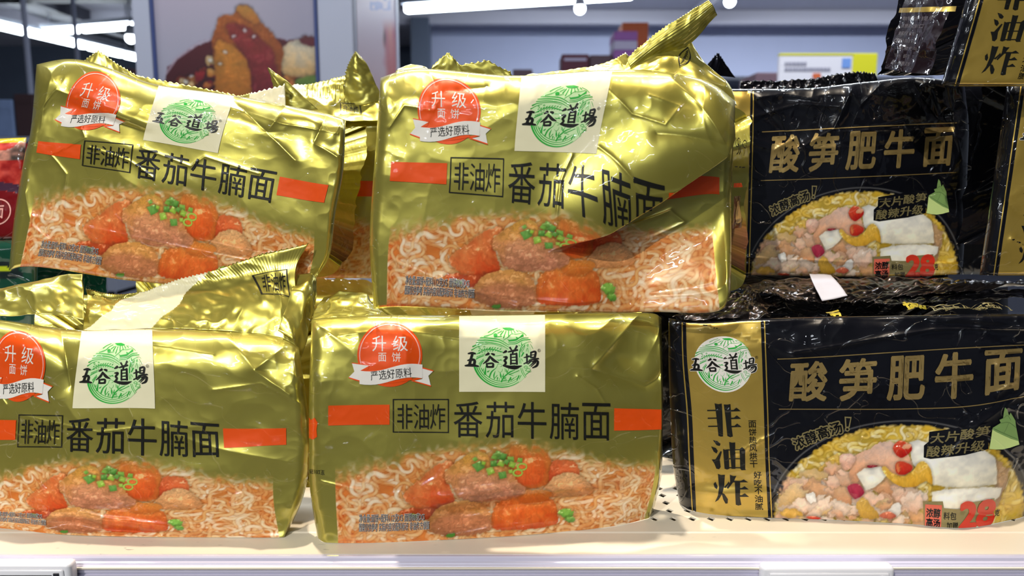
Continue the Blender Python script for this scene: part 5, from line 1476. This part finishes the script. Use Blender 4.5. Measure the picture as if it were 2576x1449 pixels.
r1 = Pack('food_pack', 'red food pack with a yellow top edge, left of the tilted gold pack', None, 180, 96, RU, [(96, [(-420, 362), (-180, 356), (66, 346)]), (48, [(-420, 480), (-180, 478), (58, 474)]), (0, [(-420, 606), (-180, 604), (46, 600)])],
    (.74, .72, .745, .725), .08, red_colour, flat_side(rgb(120, 14, 20)), M_PFILM, 13, res=1.2, crinkle=1.4, cat='food pack')
r1.lay('seal_emblem', M_PINK, *cut(Flat().arc(158, 26, 12, 0, 360, 1.2).text('面', 153, 20, 163, 32, .02).moved(lambda x, y: (x, 52 - y)), lambda x, y: (x, y)), .4)
def green_colour(u, v):
    c = np.zeros((*u.shape, 4)); c[..., :3] = rgb(8, 62, 46)
    c[..., :3] = np.where((vn(u / 30, v / 9, 3) > .35)[..., None], np.array(rgb(14, 30, 32)), c[..., :3])
    c[..., :3] = np.where((np.abs(v - 152 + .1 * (u - 140)) < 2.2)[..., None] & (u > 100)[..., None] & (u < 158)[..., None], np.array(rgb(170, 190, 30)), c[..., :3])
    return c
g1 = Pack('food_pack', 'dark green food pack under the red pack at the left end', None, 180, 180, RU, [(180, [(-420, 610), (-180, 606), (96, 602)]), (90, [(-420, 830), (-180, 830), (92, 830)]), (0, [(-420, 1062), (-180, 1062), (86, 1062)])],
    (.715, .70, .715, .70), .13, green_colour, flat_side(rgb(8, 62, 46)), M_PFILM, 14, on_shelf=True, res=1.6, crinkle=1.0, top_crinkle=.5, cat='food pack')

# ------------------------------------------------------------------ the store behind
M_STANDW = plain('white_stand_panel', rgb(206, 208, 226), .4)
M_NAVY = plain('blue_edge_strip', rgb(70, 84, 140), .4)
def poster_mat():
    m, n, l, b = new_mat('printed_poster')
    a = n.new('ShaderNodeAttribute'); a.attribute_name = 'print'
    l.new(a.outputs['Color'], b.inputs['Base Color'])
    b.inputs['Roughness'].default_value = .4
    return m
M_POSTER = poster_mat()


def paint_rib_bowl():
    R = Raster(380, -120, 810, 330, 1.0, (196, 190, 210))
    R.c[:] = mixc((206, 190, 206), (184, 182, 200), (R.Y + 60) / 260)
    R.blob([(600, 20), (690, -30), (800, -20), (800, 120), (720, 110)], lambda X, Y, d: mixc((196, 184, 196), (170, 164, 184), (X - 600) / 160 + 0 * Y), 12, .7, rim=0)
    rng = random.Random(3)
    bowl = [(412, 190), (440, 150), (500, 112), (560, 96), (640, 92), (720, 100), (800, 120), (830, 330), (400, 330)]
    R.blob(bowl, lambda X, Y, d: mixc((96, 26, 34), (70, 20, 30), (Y - 90) / 150), 3, rim=0)
    R.strand([(412, 186), (440, 148), (500, 108), (560, 92)], 8, (206, 190, 206), (150, 120, 140), 0, .7)
    for k in range(160):
        x, y = rng.uniform(440, 810), rng.uniform(125, 320)
        if y < 190 - (x - 440) * .55 and x < 540: continue
        r = rng.uniform(7, 20)
        c = rng.choice([((236, 176, 96), (196, 110, 40)), ((176, 40, 40), (110, 20, 34)), ((220, 140, 70), (160, 70, 30)), ((240, 210, 160), (206, 160, 96)), ((150, 50, 30), (90, 20, 26))])
        R.blob([(x + r * rng.uniform(.6, 1.2) * math.cos(a), y + r * .7 * rng.uniform(.6, 1.2) * math.sin(a)) for a in np.linspace(0, 6.28, 7)[:-1]], meat(c[0], c[1], y - r, y + r, k, .3), 2)
    R.blob([(700, 160), (720, 110), (780, 100), (800, 150), (780, 190), (720, 190)], meat((240, 224, 196), (214, 170, 110), 100, 190, 7, .3), 3)
    R.blob([(752, 100), (770, 90), (800, 98), (790, 116), (764, 112)], meat((110, 40, 40), (90, 20, 34), 90, 116, 8, .2), 3)
    body = [(548, 60), (560, 40), (590, 36), (604, 14), (630, 16), (655, 52), (690, 90), (712, 130), (704, 180), (720, 330), (535, 330), (540, 200), (532, 110)]
    R.blob(body, meat((196, 104, 36), (150, 66, 26), 20, 260, 12, .5), 3)
    R.blob([(600, 16), (632, 18), (656, 50), (640, 60), (606, 36)], meat((214, 150, 60), (186, 110, 40), 10, 60, 13, .2), 3)
    R.blob([(570, 64), (610, 62), (660, 100), (690, 150), (690, 330), (640, 330), (620, 180), (590, 110)], meat((156, 52, 40), (118, 24, 40), 60, 260, 14, .5), 5)
    R.blob([(540, 120), (570, 108), (610, 140), (626, 200), (610, 330), (540, 330)], meat((214, 138, 48), (176, 96, 30), 110, 300, 15, .4), 5)
    for x, y in ((585, 90), (612, 76), (635, 92), (560, 130), (470, 190), (455, 205), (545, 160), (520, 150)):
        R.blob([(x, y), (x + 6, y - 3), (x + 10, y + 2), (x + 4, y + 5)], lambda X, Y, d: np.full((*X.shape, 3), .92), 2, .8)
    R.blob([(740, 200), (790, 190), (800, 215), (750, 222)], meat((120, 150, 60), (80, 110, 40), 190, 220, 17, .3), 3)
    return R


def proj(P):
    d = P - np.array((0, 0, CAMZ))
    c, s_ = math.cos(PITCH), math.sin(PITCH)
    f = d[..., 1] * c - d[..., 2] * s_
    u_ = d[..., 1] * s_ + d[..., 2] * c
    return 1288 + FPX * d[..., 0] / f, 724.5 - FPX * u_ / f


SY = 1.75
stand = empty('promotion_stand', (0, 0, 0), 'white promotion column with a bowl-of-food poster behind the gold packs', 'display stand')
x0, xa, xb, x1 = [float(V(p, 60, SY).x) for p in (334, 388, 790, 890)]
Y2 = float(-x1 / ((1288 - 1012) / FPX)) * .995
stand.location = ((x0 + x1) / 2, (SY + Y2) / 2, FLOORZ)
bm_obj('column_body', box_bm((x0, SY + .004, FLOORZ), (x1 - .003, Y2, .95), .004, 2), M_STANDW, stand)
bm = box_bm((x0, SY, FLOORZ), (xa - .008, SY + .012, .95), .002, 1)
box_bm((xb + .008, SY, FLOORZ), (x1, SY + .012, .95), .002, 1, bm)
box_bm((x0, SY - .001, FLOORZ), (x1, SY + .012, FLOORZ + .3), .002, 1, bm)
bm_obj('frame', bm, M_STANDW, stand)
bm = box_bm((xa - .008, SY - .002, FLOORZ + .3), (xa, SY + .01, .95), .001, 1)
box_bm((xb, SY - .002, FLOORZ + .3), (xb + .007, SY + .01, .95), .001, 1, bm)
bm_obj('edge_strip', bm, M_NAVY, stand)
nx, nz = 200, 220
X, Z = np.meshgrid(np.linspace(xa, xb, nx), np.linspace(.28, .94, nz))
P = np.stack([X, np.full(X.shape, SY + .003), Z], -1)
px, py = proj(P)
idx = np.arange(nx * nz).reshape(nz, nx)
q = np.stack([idx[:-1, :-1], idx[:-1, 1:], idx[1:, 1:], idx[1:, :-1]], -1).reshape(-1, 4)
RB = paint_rib_bowl()
# the poster is drawn on the upright board itself: its own columns and rows
bx = 392 + (X - xa) / (xb - xa) * 400
by = np.broadcast_to(py[:, nx // 2][:, None], py.shape)
col = np.ones((nz, nx, 4)); col[..., :3] = lin(RB.sample(bx, by))
link('poster', mesh_arrays('poster', P.reshape(-1, 3), q, None, None, col.reshape(-1, 4)), M_POSTER, stand)
# right face of the column
bm = box_bm((x1 - .004, SY, FLOORZ), (x1, SY + .03, .95), .001, 1)
box_bm((x1 - .004, Y2 - .05, FLOORZ), (x1 + .004, Y2, .95), .001, 1, bm)
bm_obj('frame', bm, M_STANDW, stand)
ny = 120
Yg, Z = np.meshgrid(np.linspace(SY + .03, Y2 - .05, ny), np.linspace(.28, .94, nz))
P = np.stack([np.full(Yg.shape, x1 + .001), Yg, Z], -1)
px, py = proj(P)
t = (Yg - SY) / (Y2 - SY)
c = mixc((206, 192, 208), (214, 186, 190), (py - 40) / 200)
red = sstep(.55, .70, t + .06 * vn(py / 26, t * 6, 4)) * sstep(40, 90, py)
c = c * (1 - red[..., None] * .75) + mixc((214, 120, 96), (176, 60, 84), .5 + .5 * vn(py / 40, t * 9, 8)) * (red * .75)[..., None]
blue = ((py < 26) & (py > -60) & (t > .3) & (t < .8) & (vn(py / 9, t * 16, 2) > -.1))
c = np.where(blue[..., None], np.array((130, 140, 196)) / 255., c)
dk = np.exp(-((t - .62) / .03) ** 2 - ((py - 95) / 18) ** 2)
c = c * (1 - .6 * dk[..., None])
col = np.ones((nz, ny, 4)); col[..., :3] = lin(c)
idx = np.arange(ny * nz).reshape(nz, ny)
q = np.stack([idx[:-1, :-1], idx[:-1, 1:], idx[1:, 1:], idx[1:, :-1]], -1).reshape(-1, 4)
link('side_poster', mesh_arrays('side_poster', P.reshape(-1, 3), q, None, None, col.reshape(-1, 4)), M_POSTER, stand)

# ---- strip lights under the ceiling
M_TUBE = glow('white_light_tube', (.86, .95, 1.0), 14)
M_HOUS = plain('white_lamp_housing', rgb(190, 196, 210), .4)


def tube_light(pa, pb, z, label, wd=.055, gaps=()):
    a, b = at_z(*pa, z), at_z(*pb, z)
    d = (b - a); ln = d.length
    o = empty('strip_light', (a + b) / 2, label, 'strip light', 'strip lights under the store ceiling')
    ang = math.atan2(d.y, d.x)
    o.rotation_euler = (0, 0, ang)
    cuts = [0, *gaps, 1]
    for u0, u1 in zip(cuts[:-1], cuts[1:]):
        bm = box_bm(((u0 - .5) * ln + .03, -wd / 2, -wd / 2), ((u1 - .5) * ln - .03, wd / 2, wd / 2), wd * .3, 2)
        me = bpy.data.meshes.new('tube'); bm.to_mesh(me); bm.free(); me.materials.append(M_TUBE)
        t = bpy.data.objects.new('tube', me); t.parent = o; COL.objects.link(t)
    bm = box_bm((-ln / 2, -wd * .6, wd / 2), (ln / 2, wd * .6, wd / 2 + .05), .004, 1)
    for u in (-.42, .42):
        box_bm((u * ln - .006, -.006, wd / 2 + .05), (u * ln + .006, .006, CEILZ - z), 0, 1, bm)
    me = bpy.data.meshes.new('housing'); bm.to_mesh(me); bm.free(); me.materials.append(M_HOUS)
    t = bpy.data.objects.new('housing', me); t.parent = o; COL.objects.link(t)
    return o


tube_light((-120, 36), (346, 146), 1.95, 'long white strip light receding on the left, its tubes in a row', .085, (.66, .90))
tube_light((108, 81), (338, 64), 1.95, 'white strip light crossing above the receding one at left', .075, (.42,))
tube_light((1012, 23), (1600, -14), 1.95, 'long white strip light right of the promotion column', .085)


def spot(px, py, Yd, label):
    c = V(px, py, Yd)
    o = empty('track_spotlight', c, label, 'spotlight', 'round spotlights under the store ceiling')
    bm = bmesh.new(); bmesh.ops.create_uvsphere(bm, u_segments=20, v_segments=12, radius=.050)
    bmesh.ops.translate(bm, verts=bm.verts, vec=c)
    bm_obj('lamp_lens', bm, M_TUBE, o, True)
    bm = bmesh.new(); bmesh.ops.create_cone(bm, cap_ends=True, segments=24, radius1=.058, radius2=.04, depth=.10)
    bmesh.ops.translate(bm, verts=bm.verts, vec=c + Vector((0, 0, .075)))
    bm_obj('lamp_can', bm, M_HOUS, o, True)
    bm = bmesh.new(); bmesh.ops.create_cone(bm, cap_ends=True, segments=10, radius1=.01, radius2=.01, depth=CEILZ - c.z - .12)
    bmesh.ops.translate(bm, verts=bm.verts, vec=c + Vector((0, 0, .12 + (CEILZ - c.z - .12) / 2)))
    bm_obj('stem', bm, M_HOUS, o)
spot(1459, 22, 7.4, 'round white spotlight left of the upright seal, under the strip light')
spot(1836, 4, 7.4, 'round white spotlight at the top edge above the black packs')
spot(329, 96, 7.8, 'small round spotlight beside the promotion column at left')

# ---- hanging rods at the left
M_ROD = plain('pale_steel_rod', rgb(170, 176, 200), .4)
for pa, pb, Yd, lab in (((64, 78), (88, 330), 5.2, 'pale hanging rod left of the tilted gold pack'), ((190, 90), (202, 190), 6.4, 'thin hanging rod behind the fin of the tilted gold pack')):
    a, b = V(*pa, Yd), V(*pb, Yd)
    o = empty('hanging_rod', a, lab, 'rod', 'hanging rods under the ceiling')
    bm = bmesh.new(); bmesh.ops.create_cone(bm, cap_ends=True, segments=10, radius1=.018, radius2=.018, depth=CEILZ - b.z)
    bmesh.ops.translate(bm, verts=bm.verts, vec=Vector((a.x, Yd, (CEILZ + b.z) / 2)))
    bm_obj('rod', bm, M_ROD, o)
    bm = box_bm((a.x - .06, Yd - .06, b.z - .02), (a.x + .06, Yd + .06, b.z))
    bm_obj('rod_foot', bm, M_ROD, o)

# ---- far shelving with cartons on top
M_GOND = plain('grey_shelf_steel', rgb(150, 154, 170), .5)


def gondola(name, x0, x1, y0, y1, ztop, label):
    o = empty(name, ((x0 + x1) / 2, (y0 + y1) / 2, FLOORZ), label, 'shelf unit')
    bm_obj('back_panel', box_bm((x0, (y0 + y1) / 2 - .02, FLOORZ), (x1, (y0 + y1) / 2 + .02, ztop - .01)), M_GOND, o)
    k = 0
    z = ztop
    while z > FLOORZ + .1:
        bm_obj('shelf_board', box_bm((x0, y0, z - .03), (x1, y1, z), .004, 1), M_GOND, o)
        z -= .42
    for x in (x0, x1 - .05):
        bm_obj('upright', box_bm((x, y0, FLOORZ), (x + .05, y1, ztop - .03)), M_GOND, o)
    return o


def carton(px0, py0, px1, Yd, dep, ztop_of, mat, label, band=None):
    a, b = V(px0, py0, Yd), V(px1, py0, Yd)
    o = empty('carton', ((a.x + b.x) / 2, Yd, ztop_of), label, 'carton', 'cartons on the far shelf unit')
    bm_obj('box', box_bm((a.x, Yd, ztop_of), (b.x, Yd + dep, a.z), .008, 2), mat, o)
    bm_obj('lid_tape', box_bm((a.x + .02, Yd - .002, a.z - .05), (b.x - .02, Yd + .001, a.z - .03)), band or mat, o)
    return o


gz = float(V(1500, 196, 6.0).z)
gondola('shelf_unit', -.9, 3.2, 5.9, 6.7, gz, 'far grey shelf unit carrying cartons behind the folded gold pack')
M_C1 = plain('dark_red_card', rgb(110, 48, 66), .6, noise=.2, scale=14)
M_C2 = plain('brown_card', rgb(112, 86, 96), .6, noise=.1, scale=9)
M_C3 = plain('orange_card', rgb(222, 110, 60), .6, noise=.05)
M_C4 = plain('purple_card', rgb(176, 110, 190), .6, noise=.1)
M_C5 = plain('pale_lilac_card', rgb(216, 206, 236), .6, noise=.05)
carton(1413, 136, 1482, 6.0, .3, gz, M_C1, 'dark red carton on the far shelf unit, left of the brown one', M_C5)
carton(1484, 138, 1543, 6.05, .3, gz, M_C2, 'brown carton between the dark red and purple ones')
carton(1290, 174, 1340, 6.0, .3, gz, M_C2, 'low brown carton left of the dark red one')
carton(1566, 56, 1632, 6.4, .25, gz, M_C3, 'tall orange carton behind the purple striped stack')
z0 = gz
zt = float(V(1570, 78, 6.0).z)
n = 5
for k in range(n):
    a, b = V(1545, 100, 6.0), V(1604, 100, 6.0)
    z1 = z0 + (zt - gz) / n
    o = empty('carton', ((a.x + b.x) / 2, 6.0, z0), ('purple carton at the foot of the striped stack', 'pale lilac carton second from the foot of the striped stack', 'purple carton in the middle of the striped stack', 'pale lilac carton second from the top of the striped stack', 'purple carton on top of the striped stack')[k], 'carton', 'cartons on the far shelf unit')
    bm_obj('box', box_bm((a.x, 6.0, z0), (b.x, 6.28, z1), .008, 2), (M_C4, M_C5)[k % 2], o)
    z0 = z1
g2 = float(V(2050, 262, 4.0).z)
gondola('shelf_unit', .9, 3.4, 3.95, 4.6, g2, 'nearer grey shelf unit carrying the yellow and white sign')
# sign
a, b = V(1962, 134, 4.0), V(2200, 262, 4.0)
sg = empty('shelf_sign', ((a.x + b.x) / 2, 4.0, g2), 'white shelf sign with yellow right end behind the upper black pack', 'sign')
xm = float(V(2146, 150, 4.0).x)
bm_obj('sign_board', box_bm((a.x, 4.0, g2), (xm, 4.03, a.z - .012), .004, 1), plain('white_sign_board', rgb(236, 232, 240), .5), sg)
bm = box_bm((xm, 3.998, g2), (b.x, 4.032, a.z), .004, 1)
box_bm((a.x, 3.998, a.z - .012), (xm, 4.032, a.z), .003, 1, bm)
bm_obj('yellow_end', bm, plain('yellow_sign_board', rgb(226, 220, 40), .5), sg)
p = V(2131, 158, 3.99)
bm_obj('blue_square', box_bm((p.x - .022, 3.996, p.z - .024), (p.x + .022, 3.999, p.z + .024)), plain('blue_sign_print', rgb(120, 160, 230), .5), sg)
M_GP = plain('grey_sign_print', rgb(150, 148, 166), .5)
for x0_, x1_, y_ in ((1976, 2030, 160), (1976, 2085, 174)):
    p, r = V(x0_, y_, 3.99), V(x1_, y_, 3.99)
    bm = bmesh.new(); x = p.x
    rr = random.Random(y_)
    while x < r.x:
        wv = rr.uniform(.008, .016)
        box_bm((x, 3.997, p.z - .009), (x + wv, 3.9995, p.z + .009), 0, 1, bm); x += wv + .005
    bm_obj('sign_lettering', bm, M_GP, sg)
p = V(2056, 190, 3.99)
bm_obj('orange_mark', box_bm((p.x - .02, 3.996, p.z - .012), (p.x + .02, 3.999, p.z + .012), .004, 1), M_C3, sg)
carton(1902, 182, 1962, 4.15, .3, g2, M_C2, 'brown carton left of the yellow and white sign')
# goods far left
g3 = float(V(40, 345, 4.2).z)
gondola('shelf_unit', -4.2, -2.2, 4.15, 4.8, g3, 'dim shelf unit with cartons behind the left end packs')
M_C6 = plain('blue_white_card', rgb(120, 140, 180), .6, noise=.3, scale=12)
M_C7 = plain('dim_maroon_card', rgb(62, 40, 44), .7, noise=.3, scale=8)
for k, (xa_, xb_, yt, m, lab) in enumerate(((-60, 30, 250, M_C6, 'blue and white carton at the left edge'), (32, 84, 236, M_C7, 'dark maroon carton beside the blue and white one'), (86, 340, 172, M_C7, 'wide dark maroon carton behind the tilted gold pack'))):
    carton(xa_, yt, xb_, 4.2, .4, g3, m, lab)
bpy.data.objects.remove(_to)
